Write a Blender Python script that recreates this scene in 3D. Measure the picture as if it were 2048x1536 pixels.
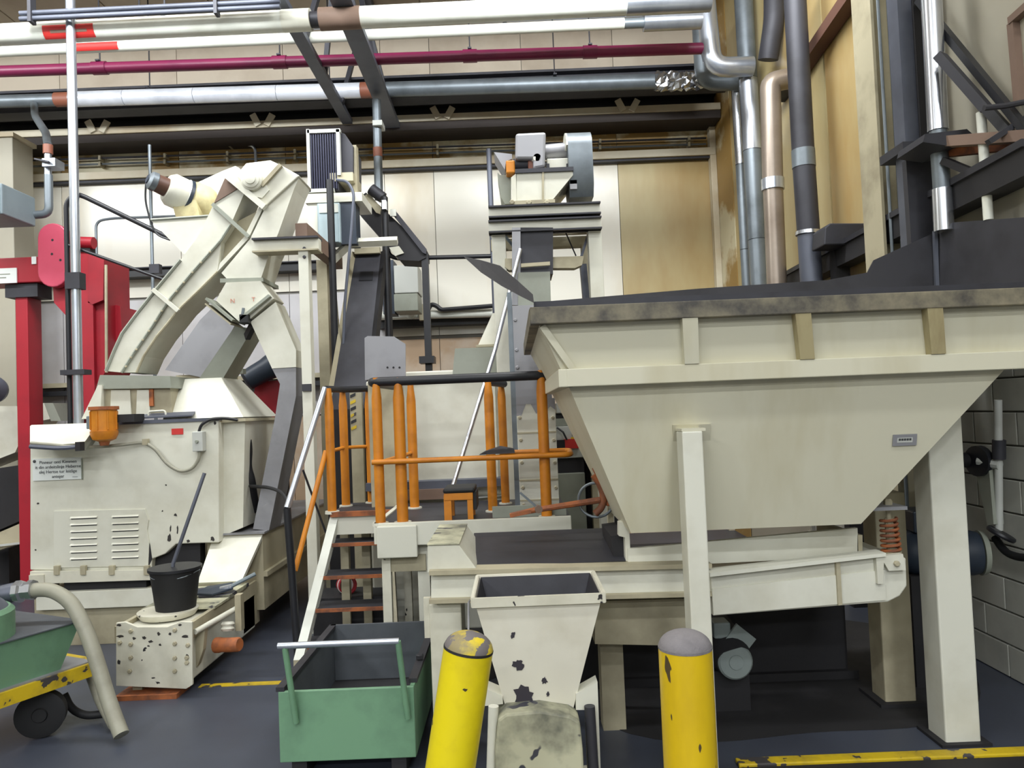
import bpy, bmesh, math, random
from mathutils import Vector, Matrix
random.seed(7)
for o in list(bpy.data.objects): bpy.data.objects.remove(o)
SC = bpy.context.scene
COL = SC.collection
R = math.radians
# ------------------------------------------------------------------ camera
F = 1500.0; EYE = Vector((0, 0, 1.7)); PITCH = R(2.0); ROLL = R(2.3)
fw = Vector((0, math.cos(PITCH), math.sin(PITCH)))
up0 = Vector((0, -math.sin(PITCH), math.cos(PITCH))); rt0 = Vector((1, 0, 0))
rt = rt0*math.cos(ROLL) - up0*math.sin(ROLL)
up = up0*math.cos(ROLL) + rt0*math.sin(ROLL)
cam = bpy.data.cameras.new('camera'); camo = bpy.data.objects.new('camera', cam); COL.objects.link(camo)
cam.sensor_width = 36.0; cam.lens = F/2048*36.0; cam.clip_end = 100
m3 = Matrix((rt, up, -fw)).transposed()
camo.matrix_world = Matrix.Translation(EYE) @ m3.to_4x4()
SC.camera = camo
# ------------------------------------------------------------------ world, lights, exposure
w = bpy.data.worlds.new('world'); SC.world = w; w.use_nodes = True
w.node_tree.nodes['Background'].inputs[0].default_value = (0.86, 0.92, 1.0, 1)
w.node_tree.nodes['Background'].inputs[1].default_value = 0.28
SC.view_settings.view_transform = 'Standard'; SC.view_settings.look = 'None'
SC.view_settings.gamma = 1.0; SC.view_settings.exposure = 0.22
try: SC.view_settings.use_curve_mapping = False
except Exception: pass
# ceiling row tilted at the wall, plus unseen fill rows added behind the viewer
LAMPS = [(x, 5.0, 6.0, 3.0, e) for x, e in ((-7.4, 185), (-3.2, 185), (0.9, 185))] + [(x, y, 6.6, 1.6, e) for y, e in ((0.5, 70), (-3.5, 150), (-8.0, 240), (-12.5, 330)) for x in (-6.6, -1.9, 2.0)]
for i, (x, y, z, ln, e) in enumerate(LAMPS):
    for upw in ((False, True) if i < 6 else (False,)):  # upward copies are extra fill added for the dim ceiling
        l = bpy.data.lights.new('hall_or_fill_lamp', 'AREA'); l.shape = 'RECTANGLE'; l.size = ln; l.size_y = 0.4
        l.energy = e*(0.45 if upw else 1.0); l.color = (0.93, 0.97, 1.0)
        lo = bpy.data.objects.new('hall_or_fill_lamp', l); lo.location = (x, y, z+(0.06 if upw else 0)); COL.objects.link(lo)
        lo.rotation_euler = (math.pi, 0, 0) if upw else (R(54) if i < 3 else 0, 0, 0)

# ------------------------------------------------------------------ pixel helpers (photo frame 2048 x 1536)
def ray(px, py): return fw + rt*((px-1024)/F) - up*((py-768)/F)
def P(px, py, Y): d = ray(px, py); return EYE + d*(Y/d.y)
def PX(px, py, X): d = ray(px, py); return EYE + d*(X/d.x)
def PZ(px, py, Z): d = ray(px, py); return EYE + d*((Z-EYE.z)/d.z)

# ------------------------------------------------------------------ materials
def lin(c):
    return tuple(((v/255)/12.92 if v/255 <= 0.04045 else ((v/255+0.055)/1.055)**2.4) for v in c) + (1,)
MATS = {}
def mat(name, col, rough=0.6, metal=0.0, dirt=None, amt=0.35, scale=2.5, stretch=1.0, chip=None, chipamt=0.0, chipscale=6.0, bump=0.0, lo=0.45, hi=0.75, spec=0.5):
    if name in MATS: return MATS[name]
    m = bpy.data.materials.new(name); m.use_nodes = True; MATS[name] = m
    nt = m.node_tree; b = nt.nodes['Principled BSDF']
    b.inputs['Roughness'].default_value = rough; b.inputs['Metallic'].default_value = metal
    b.inputs['Specular IOR Level'].default_value = spec
    N = nt.nodes.new; L = nt.links.new
    rgb = N('ShaderNodeRGB'); rgb.outputs[0].default_value = lin(col); cur = rgb.outputs[0]
    tc = N('ShaderNodeTexCoord'); oi = N('ShaderNodeObjectInfo')
    ad = N('ShaderNodeVectorMath'); ad.operation = 'ADD'
    mp = N('ShaderNodeMapping'); mp.inputs['Scale'].default_value = (1, 1, 1/stretch)
    L(tc.outputs['Object'], mp.inputs['Vector'])
    sc_ = N('ShaderNodeMath'); sc_.operation = 'MULTIPLY'; sc_.inputs[1].default_value = 37.0
    L(oi.outputs['Random'], sc_.inputs[0]); L(mp.outputs[0], ad.inputs[0]); L(sc_.outputs[0], ad.inputs[1])
    def noise(s, det=5.0, rg=0.6):
        n = N('ShaderNodeTexNoise'); n.inputs['Scale'].default_value = s; n.inputs['Detail'].default_value = det; n.inputs['Roughness'].default_value = rg
        L(ad.outputs[0], n.inputs['Vector']); return n.outputs['Fac']
    def mixin(fac, colr, a, l, h):
        nonlocal cur
        mr = N('ShaderNodeMapRange'); mr.inputs[1].default_value = l; mr.inputs[2].default_value = h; mr.inputs[4].default_value = a
        L(fac, mr.inputs[0])
        mx = N('ShaderNodeMix'); mx.data_type = 'RGBA'
        L(mr.outputs[0], mx.inputs[0]); L(cur, mx.inputs[6]); mx.inputs[7].default_value = lin(colr); cur = mx.outputs[2]
    if dirt: mixin(noise(scale), dirt, amt, lo, hi)
    if chip: mixin(noise(chipscale, 3.0, 0.5), chip, 1.0, 0.74-chipamt, 0.75-chipamt)
    L(cur, b.inputs['Base Color'])
    if bump:
        bp = N('ShaderNodeBump'); bp.inputs['Strength'].default_value = bump; bp.inputs['Distance'].default_value = 0.01
        L(noise(scale*8), bp.inputs['Height']); L(bp.outputs[0], b.inputs['Normal'])
    return m
CREAM = mat('cream_paint', (215, 214, 200), 0.42, dirt=(158, 150, 122), amt=0.4, scale=2.2)
CREAMC = mat('chipped_cream_paint', (214, 211, 194), 0.5, dirt=(140, 132, 105), amt=0.5, scale=2.5, chip=(40, 38, 40), chipamt=0.075, chipscale=9)
CREAMH = mat('hopper_cream_paint', (204, 200, 178), 0.48, dirt=(156, 142, 92), amt=0.5, scale=1.8, stretch=5, lo=0.5, hi=0.75)
CREAMD = mat('grimy_cream_paint', (176, 168, 142), 0.6, dirt=(105, 95, 75), amt=0.6, scale=2.4)
WHITE = mat('white_pipe_paint', (222, 224, 214), 0.3, dirt=(180, 178, 160), amt=0.4)
PLATE = mat('bare_steel_plate', (150, 150, 154), 0.5, 0.35, dirt=(105, 103, 104), amt=0.6, scale=2.0)
GALV = mat('galvanised_steel', (190, 196, 206), 0.28, 0.8, dirt=(120, 126, 138), amt=0.5, scale=3.0, stretch=2)
GALVD = mat('dull_galvanised_steel', (122, 130, 136), 0.42, 0.5, dirt=(74, 80, 84), amt=0.6, scale=3)
ALU = mat('polished_aluminium', (205, 208, 214), 0.25, 0.9, dirt=(150, 152, 158), amt=0.4, scale=2)
FOIL = mat('crumpled_foil', (190, 192, 196), 0.2, 0.95)
DARK = mat('dark_steel', (58, 58, 64), 0.55, 0.3, dirt=(36, 35, 38), amt=0.7, scale=3)
DARKD = mat('sooty_steel_or_shade', (38, 37, 40), 0.7, 0.1, dirt=(24, 23, 25), amt=0.7, scale=3)
SLATE = mat('blue_grey_steel', (92, 96, 108), 0.5, 0.3, dirt=(60, 62, 70), amt=0.6, scale=2)
BLACK = mat('black_paint', (26, 27, 32), 0.45, dirt=(45, 44, 48), amt=0.4)
RUBBER = mat('black_rubber', (22, 22, 24), 0.65)
RED = mat('red_paint', (156, 24, 40), 0.5, dirt=(108, 20, 34), amt=0.6, scale=2)
REDP = mat('faded_red_paint', (182, 70, 92), 0.35, dirt=(160, 52, 70), amt=0.5)
REDL = mat('red_label', (196, 48, 44), 0.5)
REDT = mat('faded_red_lettering', (196, 132, 112), 0.6)
PURP = mat('plum_pipe_paint', (122, 34, 72), 0.4, dirt=(80, 24, 58), amt=0.6, scale=1.5)
ORANGE = mat('orange_paint', (206, 128, 26), 0.5, dirt=(150, 84, 28), amt=0.6, scale=5)
RUST = mat('rusty_orange_steel', (168, 96, 52), 0.7, dirt=(96, 62, 48), amt=0.8, scale=9, lo=0.4, hi=0.6)
YELL = mat('yellow_bollard_paint', (228, 208, 20), 0.4, dirt=(170, 140, 30), amt=0.45, scale=5, chip=(70, 60, 40), chipamt=0.06, chipscale=13)
YELLD = mat('worn_yellow_paint', (206, 176, 28), 0.5, dirt=(120, 100, 50), amt=0.8, scale=6, chip=(66, 62, 62), chipamt=0.16, chipscale=12)
CONCAP = mat('concrete_cap', (124, 120, 122), 0.85, dirt=(90, 86, 90), amt=0.6, scale=12, bump=0.3)
GREEN = mat('green_bin_paint', (112, 152, 120), 0.5, dirt=(82, 112, 92), amt=0.6, scale=4)
GREENI = mat('worn_bin_interior', (88, 92, 98), 0.6, 0.2, dirt=(55, 56, 60), amt=0.6, scale=3)
BLUEG = mat('pale_blue_enamel', (176, 194, 200), 0.4, dirt=(140, 155, 160), amt=0.4)
SAGE = mat('sage_grey_paint', (146, 150, 138), 0.5, dirt=(112, 114, 100), amt=0.5)
COPPER = mat('copper_primer', (138, 84, 64), 0.5, dirt=(108, 64, 50), amt=0.5)
BROWN = mat('brown_wrap', (124, 102, 88), 0.7, dirt=(96, 76, 64), amt=0.5)
TAN = mat('tan_beam_paint', (172, 158, 128), 0.6, dirt=(128, 100, 60), amt=0.6, scale=2)
GUM = mat('blue_green_box', (120, 132, 138), 0.45, dirt=(90, 100, 106), amt=0.5)
MOTOR = mat('cream_motor_paint', (206, 196, 150), 0.45, dirt=(120, 88, 60), amt=0.7, scale=5)
NAVY = mat('navy_motor_paint', (44, 54, 68), 0.45, dirt=(30, 36, 46), amt=0.5)
GREYG = mat('grey_green_motor', (140, 150, 148), 0.5, dirt=(104, 112, 110), amt=0.5)
INK = mat('black_ink', (60, 62, 64), 0.7)
PAPER = mat('white_sign', (222, 226, 222), 0.5)
TAUPE = mat('taupe_pipe_metal', (146, 134, 122), 0.35, 0.5, dirt=(112, 98, 86), amt=0.6, scale=3)
SCUFF = mat('scuffed_yellow_cap', (214, 190, 40), 0.6, dirt=(128, 118, 96), amt=0.9, scale=9, lo=0.4, hi=0.55, chip=(110, 104, 104), chipamt=0.22, chipscale=16)
HOSE = mat('grey_hose', (150, 148, 132), 0.5, dirt=(112, 108, 94), amt=0.6, scale=6)
SCREEN = mat('control_grey', (186, 188, 182), 0.5)
MESHD = mat('filter_core', (24, 26, 52), 0.4, 0.2)
DIRTY = mat('filthy_white_paint', (190, 188, 160), 0.6, dirt=(70, 72, 66), amt=0.9, scale=3.2, lo=0.42, hi=0.62, chip=(62, 62, 70), chipamt=0.13, chipscale=5)
RIMD = mat('dusty_rim_paint', (134, 126, 104), 0.6, dirt=(54, 52, 52), amt=0.9, scale=5, lo=0.38, hi=0.62)
FLOORM = mat('concrete_floor', (66, 71, 83), 0.42, dirt=(52, 54, 62), amt=0.8, scale=0.9, lo=0.35, hi=0.7)
FLOORSHADE = mat('floor_shade', (34, 33, 35), 0.75, dirt=(58, 56, 58), amt=0.6, scale=2.0, lo=0.5, hi=0.7)  # floor patches that carry shade in their colour
WALLU = mat('wall_panel_upper', (226, 222, 208), 0.26, dirt=(184, 154, 92), amt=0.5, scale=0.55, stretch=2.2, lo=0.5, hi=0.72)
WALLS = mat('wall_panel_stained', (206, 198, 168), 0.5, dirt=(148, 112, 40), amt=0.9, scale=1.1, stretch=0.8, lo=0.40, hi=0.50)
WALLY = mat('wall_panel_yellowed', (186, 172, 128), 0.4, dirt=(152, 114, 52), amt=0.75, scale=0.7, stretch=3.0, lo=0.4, hi=0.66)
WALLB = mat('wall_panel_beige', (168, 163, 147), 0.5, dirt=(146, 138, 118), amt=0.5, scale=0.8)
WALLL = mat('wall_panel_lavender', (192, 190, 192), 0.45, dirt=(160, 152, 146), amt=0.6, scale=0.9)
WALLT = mat('wall_panel_tan', (178, 152, 124), 0.55, dirt=(206, 196, 182), amt=0.7, scale=0.9, lo=0.5, hi=0.65)
BLOCK = mat('painted_block', (186, 186, 176), 0.6, dirt=(130, 130, 124), amt=0.6, scale=2)
MORTAR = mat('dark_joint', (128, 126, 120), 0.8)
CEILM = mat('ceiling_panel', (196, 184, 166), 0.6, dirt=(140, 118, 96), amt=0.5, scale=1)
LEDGE = mat('ledge_paint', (204, 196, 174), 0.5, dirt=(150, 120, 66), amt=0.6, scale=1)

# ------------------------------------------------------------------ geometry helpers: each returns (verts, faces)
def join(*gs):
    V = []; Fc = []
    for v, f in gs:
        n = len(V); V += list(v); Fc += [tuple(i+n for i in q) for q in f]
    return V, Fc
def prism(poly, vec):
    n = len(poly); vec = Vector(vec); V = [Vector(p) for p in poly] + [Vector(p)+vec for p in poly]
    Fc = [tuple(range(n)), tuple(range(2*n-1, n-1, -1))]
    for i in range(n): j = (i+1) % n; Fc.append((i, i+n, j+n, j))
    return V, Fc
def pp(pts, Y, d): return prism([P(x, y, Y) for x, y in pts], (0, d, 0))
def wbox(x0, x1, y0, y1, z0, z1):
    return prism([(x0, y0, z0), (x1, y0, z0), (x1, y0, z1), (x0, y0, z1)], (0, y1-y0, 0))
def pb(x0, y0, x1, y1, Y, d):
    ym = (y0+y1)/2; xm = (x0+x1)/2
    return wbox(P(x0, ym, Y).x, P(x1, ym, Y).x, Y, Y+d, P(xm, y1, Y).z, P(xm, y0, Y).z)
def frust(r0, z0, r1, z1):
    (a, b, c, d), (e, f, g, h) = r0, r1
    V = [Vector(p) for p in ((a, c, z0), (b, c, z0), (b, d, z0), (a, d, z0), (e, g, z1), (f, g, z1), (f, h, z1), (e, h, z1))]
    return V, [(3, 2, 1, 0), (4, 5, 6, 7), (0, 1, 5, 4), (1, 2, 6, 5), (2, 3, 7, 6), (3, 0, 4, 7)]
def frame(d):
    d = d.normalized(); a = Vector((0, 0, 1)) if abs(d.z) < 0.9 else Vector((1, 0, 0))
    u = d.cross(a).normalized(); return u, u.cross(d).normalized()
def bar(p, q, w, h=None, n=None):
    p = Vector(p); q = Vector(q); h = h or w; u, v = frame(q-p)
    if n is not None:
        v = (Vector(n) - (q-p).normalized()*Vector(n).dot((q-p).normalized())).normalized(); u = (q-p).normalized().cross(v)
    a = [p+u*(w/2)*s+v*(h/2)*t for s, t in ((-1, -1), (1, -1), (1, 1), (-1, 1))]
    return prism(a, q-p)
def fillet(pts, r, n=5):
    pts = [Vector(p) for p in pts]; out = [pts[0]]
    for i in range(1, len(pts)-1):
        a, b, c = pts[i-1:i+2]; u = (a-b); v = (c-b); k = min(r, u.length*0.48, v.length*0.48)
        s = b+u.normalized()*k; e = b+v.normalized()*k
        for j in range(n+1):
            t = j/n; out.append(s*(1-t)**2 + b*2*t*(1-t) + e*t*t)
    return out + [pts[-1]]
def tube(pts, r, seg=12, fil=0.0, r2=None):
    pts = fillet(pts, fil) if fil else [Vector(p) for p in pts]
    V = []; Fc = []; n = len(pts); u = None
    for i, p in enumerate(pts):
        d = (pts[min(i+1, n-1)]-pts[max(i-1, 0)]).normalized()
        if u is None: u, v = frame(d)
        else:
            u = (u-d*u.dot(d)).normalized(); v = d.cross(u)*-1 if False else u.cross(d)
        rr = r if r2 is None else r+(r2-r)*i/(n-1)
        for k in range(seg):
            a = 2*math.pi*k/seg; V.append(p+u*math.cos(a)*rr+v*math.sin(a)*rr)
    for i in range(n-1):
        for k in range(seg):
            j = (k+1) % seg; Fc.append((i*seg+k, i*seg+j, (i+1)*seg+j, (i+1)*seg+k))
    Fc.append(tuple(range(seg-1, -1, -1))); Fc.append(tuple(range((n-1)*seg, n*seg)))
    return V, Fc
def cyl(p, q, r, seg=20, r2=None): return tube([p, q], r, seg, r2=r2)
def lathe(p, d, prof, seg=24):
    p = Vector(p); d = Vector(d).normalized(); u, v = frame(d); V = []; Fc = []
    for t, r in prof:
        for k in range(seg):
            a = 2*math.pi*k/seg; V.append(p+d*t+u*math.cos(a)*r+v*math.sin(a)*r)
    n = len(prof)
    for i in range(n-1):
        for k in range(seg):
            j = (k+1) % seg; Fc.append((i*seg+k, i*seg+j, (i+1)*seg+j, (i+1)*seg+k))
    Fc.append(tuple(range(seg-1, -1, -1))); Fc.append(tuple(range((n-1)*seg, n*seg)))
    return V, Fc
def arcband(p, q, r, a0, a1, n=8, th=0.004):
    """a curved label on a pipe; angle 0 faces the viewer, positive upwards"""
    p = Vector(p); q = Vector(q); d = (q-p).normalized(); fr = Vector((0, -1, 0)); fr = (fr-d*fr.dot(d)).normalized(); zz = Vector((0, 0, 1)); zz = (zz-d*zz.dot(d)-fr*zz.dot(fr)).normalized()
    V = []; Fc = []
    for i in range(n+1):
        a = a0+(a1-a0)*i/n; o = fr*math.cos(a)+zz*math.sin(a)
        V += [p+o*r, q+o*r, q+o*(r+th), p+o*(r+th)]
    for i in range(n):
        b = 4*i
        for k in range(4): j = (k+1) % 4; Fc.append((b+k, b+j, b+4+j, b+4+k))
    Fc += [(0, 1, 2, 3), (4*n+3, 4*n+2, 4*n+1, 4*n)]
    return V, Fc
def ibeam(p, q, h, wd, n=(0, 0, 1), t=0.012):
    p = Vector(p); q = Vector(q); d = (q-p).normalized(); v = Vector(n); v = (v-d*v.dot(d)).normalized(); u = d.cross(v)
    pr = [(-wd/2, -h/2), (wd/2, -h/2), (wd/2, -h/2+t), (t/2, -h/2+t), (t/2, h/2-t), (wd/2, h/2-t), (wd/2, h/2), (-wd/2, h/2), (-wd/2, h/2-t), (-t/2, h/2-t), (-t/2, -h/2+t), (-wd/2, -h/2+t)]
    return prism([p+u*a+v*b for a, b in pr], q-p)

# ------------------------------------------------------------------ object helpers
ROOTS = []
def mesh_of(name, g):
    me = bpy.data.meshes.new(name); V, Fc = g
    c = Vector((0, 0, 0)); lo = [min(v[i] for v in V) for i in range(3)]; hi = [max(v[i] for v in V) for i in range(3)]
    c = Vector([(lo[i]+hi[i])/2 for i in range(3)])
    me.from_pydata([tuple(Vector(v)-c) for v in V], [], Fc); me.update()
    bm = bmesh.new(); bm.from_mesh(me); bmesh.ops.recalc_face_normals(bm, faces=bm.faces); bm.to_mesh(me); bm.free()
    return me, c
def shade(me, ang=40):
    for p in me.polygons: p.use_smooth = True
    try: me.set_sharp_from_angle(angle=R(ang))
    except Exception: pass
def mk(name, g, m, smooth=False, bev=0.0):
    me, c = mesh_of(name, g); me.materials.append(m)
    if smooth: shade(me)
    o = bpy.data.objects.new(name, me); COL.objects.link(o); o.location = c
    if bev:
        md = o.modifiers.new('bevel', 'BEVEL'); md.width = bev; md.segments = 2; md.limit_method = 'ANGLE'; md.angle_limit = R(35)
    return o
class Thing:
    def __init__(s, name, label, cat, group=None, kind=None):
        s.o = bpy.data.objects.new(name, None); COL.objects.link(s.o); s.o.empty_display_size = 0.1
        if kind: s.o['kind'] = kind
        else: s.o['category'] = cat
        s.o['label'] = label
        if group: s.o['group'] = group
        s.parts = []; ROOTS.append(s)
    def part(s, name, g, m, smooth=False, bev=0.0, of=None, label=None):
        o = mk(name, g, m, smooth, bev); s.parts.append((o, of))
        if label: o['label'] = label
        return o
    def copy(s, src, loc, of=None, rot=None):
        o = src.copy(); COL.objects.link(o); o.location = loc; s.parts.append((o, of))
        if rot: o.rotation_euler = rot
        return o
def one(name, g, m, label, cat, group=None, kind=None, smooth=False, bev=0.0):
    o = mk(name, g, m, smooth, bev); o['label'] = label
    if kind: o['kind'] = kind
    else: o['category'] = cat
    if group: o['group'] = group
    return o
def finish():
    for t in ROOTS:
        lo = [1e9]*3; hi = [-1e9]*3
        for o, _ in t.parts:
            for v in o.bound_box:
                for i in range(3):
                    lo[i] = min(lo[i], o.location[i]+v[i]); hi[i] = max(hi[i], o.location[i]+v[i])
        t.o.location = ((lo[0]+hi[0])/2, (lo[1]+hi[1])/2, lo[2])
        wl = {o: o.location.copy() for o, _ in t.parts}
        for o, of in t.parts:
            if of is None: o.parent = t.o; o.location = wl[o]-t.o.location
            else:
                o.parent = of
                o.location = wl[o]-wl[of]
def text(body, loc, size, m, t, right=(1, 0, 0), upv=(0, 0, 1), name='lettering', of=None, xs=1.0, label=None):
    cu = bpy.data.curves.new(name, 'FONT'); cu.body = body; cu.size = size; cu.extrude = 0.0008; cu.align_x = 'CENTER'; cu.align_y = 'CENTER'
    to = bpy.data.objects.new(name, cu); COL.objects.link(to); bpy.context.view_layer.update()
    me = bpy.data.meshes.new_from_object(to.evaluated_get(bpy.context.evaluated_depsgraph_get()))
    COL.objects.unlink(to); bpy.data.objects.remove(to)
    r = Vector(right).normalized(); u = Vector(upv); u = (u-r*u.dot(r)).normalized(); n = r.cross(u); loc = Vector(loc)
    V = [loc+r*v.co.x*xs+u*v.co.y+n*v.co.z for v in me.vertices]; Fc = [tuple(p.vertices) for p in me.polygons]
    bpy.data.meshes.remove(me)
    return t.part(name, (V, Fc), m, of=of, label=label)
_bolt = {}
def bolt(t, p, r=0.012, m=None, n=(0, -1, 0), of=None):
    m = m or CREAMD; key = (round(r, 4), m.name, tuple(n))
    if key not in _bolt:
        o = t.part('bolt', lathe(p, n, [(-0.004, r), (r*0.7, r), (r*0.9, r*0.75)], 6), m, of=of); _bolt[key] = o; return o
    return t.copy(_bolt[key], Vector(p)+Vector(n)*0.004, of)
# ================================================================== the room
WX = 2.9; WY = 10.1; CZ = 7.0; LX = -9.0; FY = -18.0
def setting(name, label): return Thing(name, label, None, kind='structure')
# floor with dark patches painted as shade below the trough and the platform
t = setting('floor', 'dark blue-grey concrete floor of the hall')
t.part('slab', wbox(LX, WX, FY, WY, -0.2, 0.0), FLOORM)
def blob(cx, cy, rx, ry, z, n=64, j=0.05, th=0.002):
    pts = []; ph = [random.uniform(0, 6.28) for _ in range(4)]
    for i in range(n):
        a = 2*math.pi*i/n; k = 1+j*sum(math.sin((q+2)*a+ph[q]) for q in range(4)); pts.append((cx+math.cos(a)*rx*k, cy+math.sin(a)*ry*k, z))
    return prism(pts, (0, 0, th))
t.part('shade_patch', blob(1.45, 5.0, 1.32, 1.25, 0.0005), FLOORSHADE, label='dark patch painted on the floor as shade under the trough')
t.part('shade_patch', blob(-0.6, 6.0, 0.9, 1.3, 0.0005), FLOORSHADE)
a = PZ(400, 1372, 0.0); b = PZ(575, 1372, 0.0)
t.part('floor_line', wbox(a.x, b.x+0.2, a.y-0.03, a.y+0.03, 0.0, 0.003), YELLD, label='worn yellow line painted on the floor')
t = setting('trim_1', 'worn yellow steel kerb edging the floor below the hopper')
a = PZ(1440, 1519, 0.05); b = PZ(2100, 1500, 0.05)
t.part('kerb_bar', wbox(0.98, 2.86, 3.53, 3.60, 0.0, 0.022), YELLD, bev=0.006)
t.part('kerb_plate', wbox(0.98, 2.86, 3.30, 3.52, 0.0, 0.012), DARKD)
# ceiling
t = setting('ceiling', 'beige ceiling panels above dark roof steel')
t.part('roof_sheet', wbox(LX, WX, FY, WY, CZ+0.03, CZ+0.15), CEILM)
src = None
for i in range(9):
    for j in range(2):
        x0 = LX+0.1+i*1.32; y0 = 7.0+j*1.5
        if src is None: src = t.part('ceiling_panel', wbox(x0, x0+1.30, y0, y0+1.48, CZ, CZ+0.028), CEILM)
        else: t.copy(src, (x0+0.65, y0+0.74, CZ+0.014))
# back wall: panels with open joints, lower wall sheets, ledges
t = setting('wall_back', 'pale panelled back wall, yellow stained along the top')
t.part('wall_core', wbox(LX, WX+0.3, WY, WY+0.2, 0, CZ), MORTAR)
zs = [(3.42, 5.02, WALLU), (5.06, 5.62, WALLS), (5.66, CZ, CEILM)]
xs = [LX+0.02, -7.6, -6.0, -4.4, -2.95, -1.62, -0.95, 0.3, 1.55, WX]
for (z0, z1, m) in zs:
    for i in range(len(xs)-1):
        if m is WALLU and i >= 5: z0 = 2.75
        elif m is WALLU: z0 = 3.42
        mm = WALLY if (m is WALLU and i == 8) else m
        t.part('wall_panel', wbox(xs[i]+0.004, xs[i+1]-0.004, WY-0.03, WY, z0, z1), mm)
for i in range(len(xs)-1):
    x0, x1 = xs[i]+0.004, xs[i+1]-0.004
    if i < 5:
        t.part('lower_panel', wbox(x0, x1, WY-0.05, WY, 1.75, 3.38), WALLL); t.part('lower_panel', wbox(x0, x1, WY-0.05, WY, 0, 1.73), WALLT)
    else:
        t.part('lower_panel', wbox(x0, x1, WY-0.05, WY, 0, 2.70), WALLT)
# ledges on the back wall
t = setting('trim_2', 'tan ledge beam high on the back wall with splayed brackets')
zl = P(720, 247, 9.6).z
t.part('ledge_beam', wbox(LX, WX-0.05, 9.6, WY-0.03, zl, zl+0.09), LEDGE, bev=0.006)
t.part('ledge_underside_shade', wbox(LX, WX-0.05, 9.63, WY-0.03, zl-0.10, zl), mat('underside_shade_brown', (54, 46, 42), 0.7))  # brown strip whose colour gives the ledge its shadowed underside
for px in (195, 525, 885, 1255):
    py = 247-(px-720)*0.040-4
    for s in (-1, 1):
        p0 = P(px+s*8, py, 9.58); p1 = P(px+s*20, py-22, 9.58)
        t.part('bracket', bar(p0, p1, 0.03, 0.08), LEDGE)
t = setting('trim_3', 'narrow pale ledge on the back wall below the conduits')
zl = P(720, 338, 9.95).z
t.part('ledge_strip', wbox(LX, WX-0.05, 9.93, WY-0.03, zl, zl+0.10), LEDGE, bev=0.004)
t.part('ledge_shadow_strip', wbox(LX, WX-0.05, 9.97, WY-0.03, zl-0.03, zl), DARK)  # dark strip painted as the shadow line under the ledge
# right wall
t = setting('wall_right', 'yellowed panelled side wall above white painted blockwork')
t.part('wall_core', wbox(WX, WX+0.2, FY, WY+0.2, 0, CZ), MORTAR)
for y0, y1, m in ((8.3, 10.05, WALLY), (6.55, 8.27, WALLY), (5.45, 6.52, WALLY), (3.6, 5.42, WALLB), (1.8, 3.57, WALLB)):
    t.part('wall_panel', wbox(WX-0.03, WX, y0, y1, 1.98, CZ), m)
src = None
for r_ in range(10):
    for c in range(-1, 11):
        y0 = 2.9+c*0.4+(0.2 if r_ % 2 else 0)
        if y0 > 7.2: continue
        if src is None: src = t.part('block', wbox(WX-0.025, WX, y0+0.005, y0+0.395, 0.005, 0.192), BLOCK, bev=0.004)
        else: t.copy(src, (WX-0.0125, y0+0.2, r_*0.197+0.0985))
t.part('lower_sheet', wbox(WX-0.02, WX, 7.45, 10.05, 0, 1.97), WALLB)
t = setting('wall_left', 'plain side wall far to the left of the hall'); t.part('wall_sheet', wbox(LX-0.2, LX, FY, WY, 0, CZ), WALLB)
t = setting('wall_front', 'plain wall of the hall behind the viewer'); t.part('wall_sheet', wbox(LX, WX, FY-0.2, FY, 0, CZ), WALLB)
# corner post and steel column on the right wall
t = setting('trim_4', 'slim steel post in the corner of the back and side wall')
t.part('post', wbox(WX-0.12, WX-0.04, WY-0.16, WY-0.04, 0, CZ), LEDGE, bev=0.005)
t.part('corner_strip', wbox(WX-0.04, WX-0.03, 9.3, WY-0.16, 0, CZ), WALLS)
t = Thing('wall_column', 'beige flanged steel column standing on the right wall beside the dark pipe', 'column')
yc = PX(1765, 250, WX-0.15).y
t.part('flange', wbox(WX-0.26, WX-0.24, yc-0.14, yc+0.14, 0, CZ), CREAMD)
t.part('web', wbox(WX-0.24, WX-0.05, yc-0.03, yc+0.03, 0, CZ), CREAMD)
t.part('flange', wbox(WX-0.05, WX-0.03, yc-0.14, yc+0.14, 0, CZ), CREAMD)
t.part('conduit', tube([(WX-0.22, yc-0.17, 0), (WX-0.22, yc-0.17, CZ)], 0.012, 8), GALVD)
t.part('conduit', tube([(WX-0.15, yc-0.17, 0), (WX-0.15, yc-0.17, CZ)], 0.012, 8), GALVD)
t = Thing('hall_column', 'pale column at the left edge behind the blue-grey heater', 'column')
t.part('shaft', pb(-70, 275, 26, 420, 9.2, 0.4), WALLB)
g = t.parts[0][0]; t.parts.clear(); bpy.data.objects.remove(g)
x0 = P(-70, 350, 9.2).x; x1 = P(26, 350, 9.2).x
t.part('shaft', wbox(x0, x1, 9.2, 9.6, 0, P(0, 275, 9.2).z), WALLB, bev=0.01)
t.part('cap_plate', wbox(x0-0.03, x1+0.03, 9.17, 9.63, P(0, 275, 9.2).z, P(0, 275, 9.2).z+0.05), LEDGE)
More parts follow.
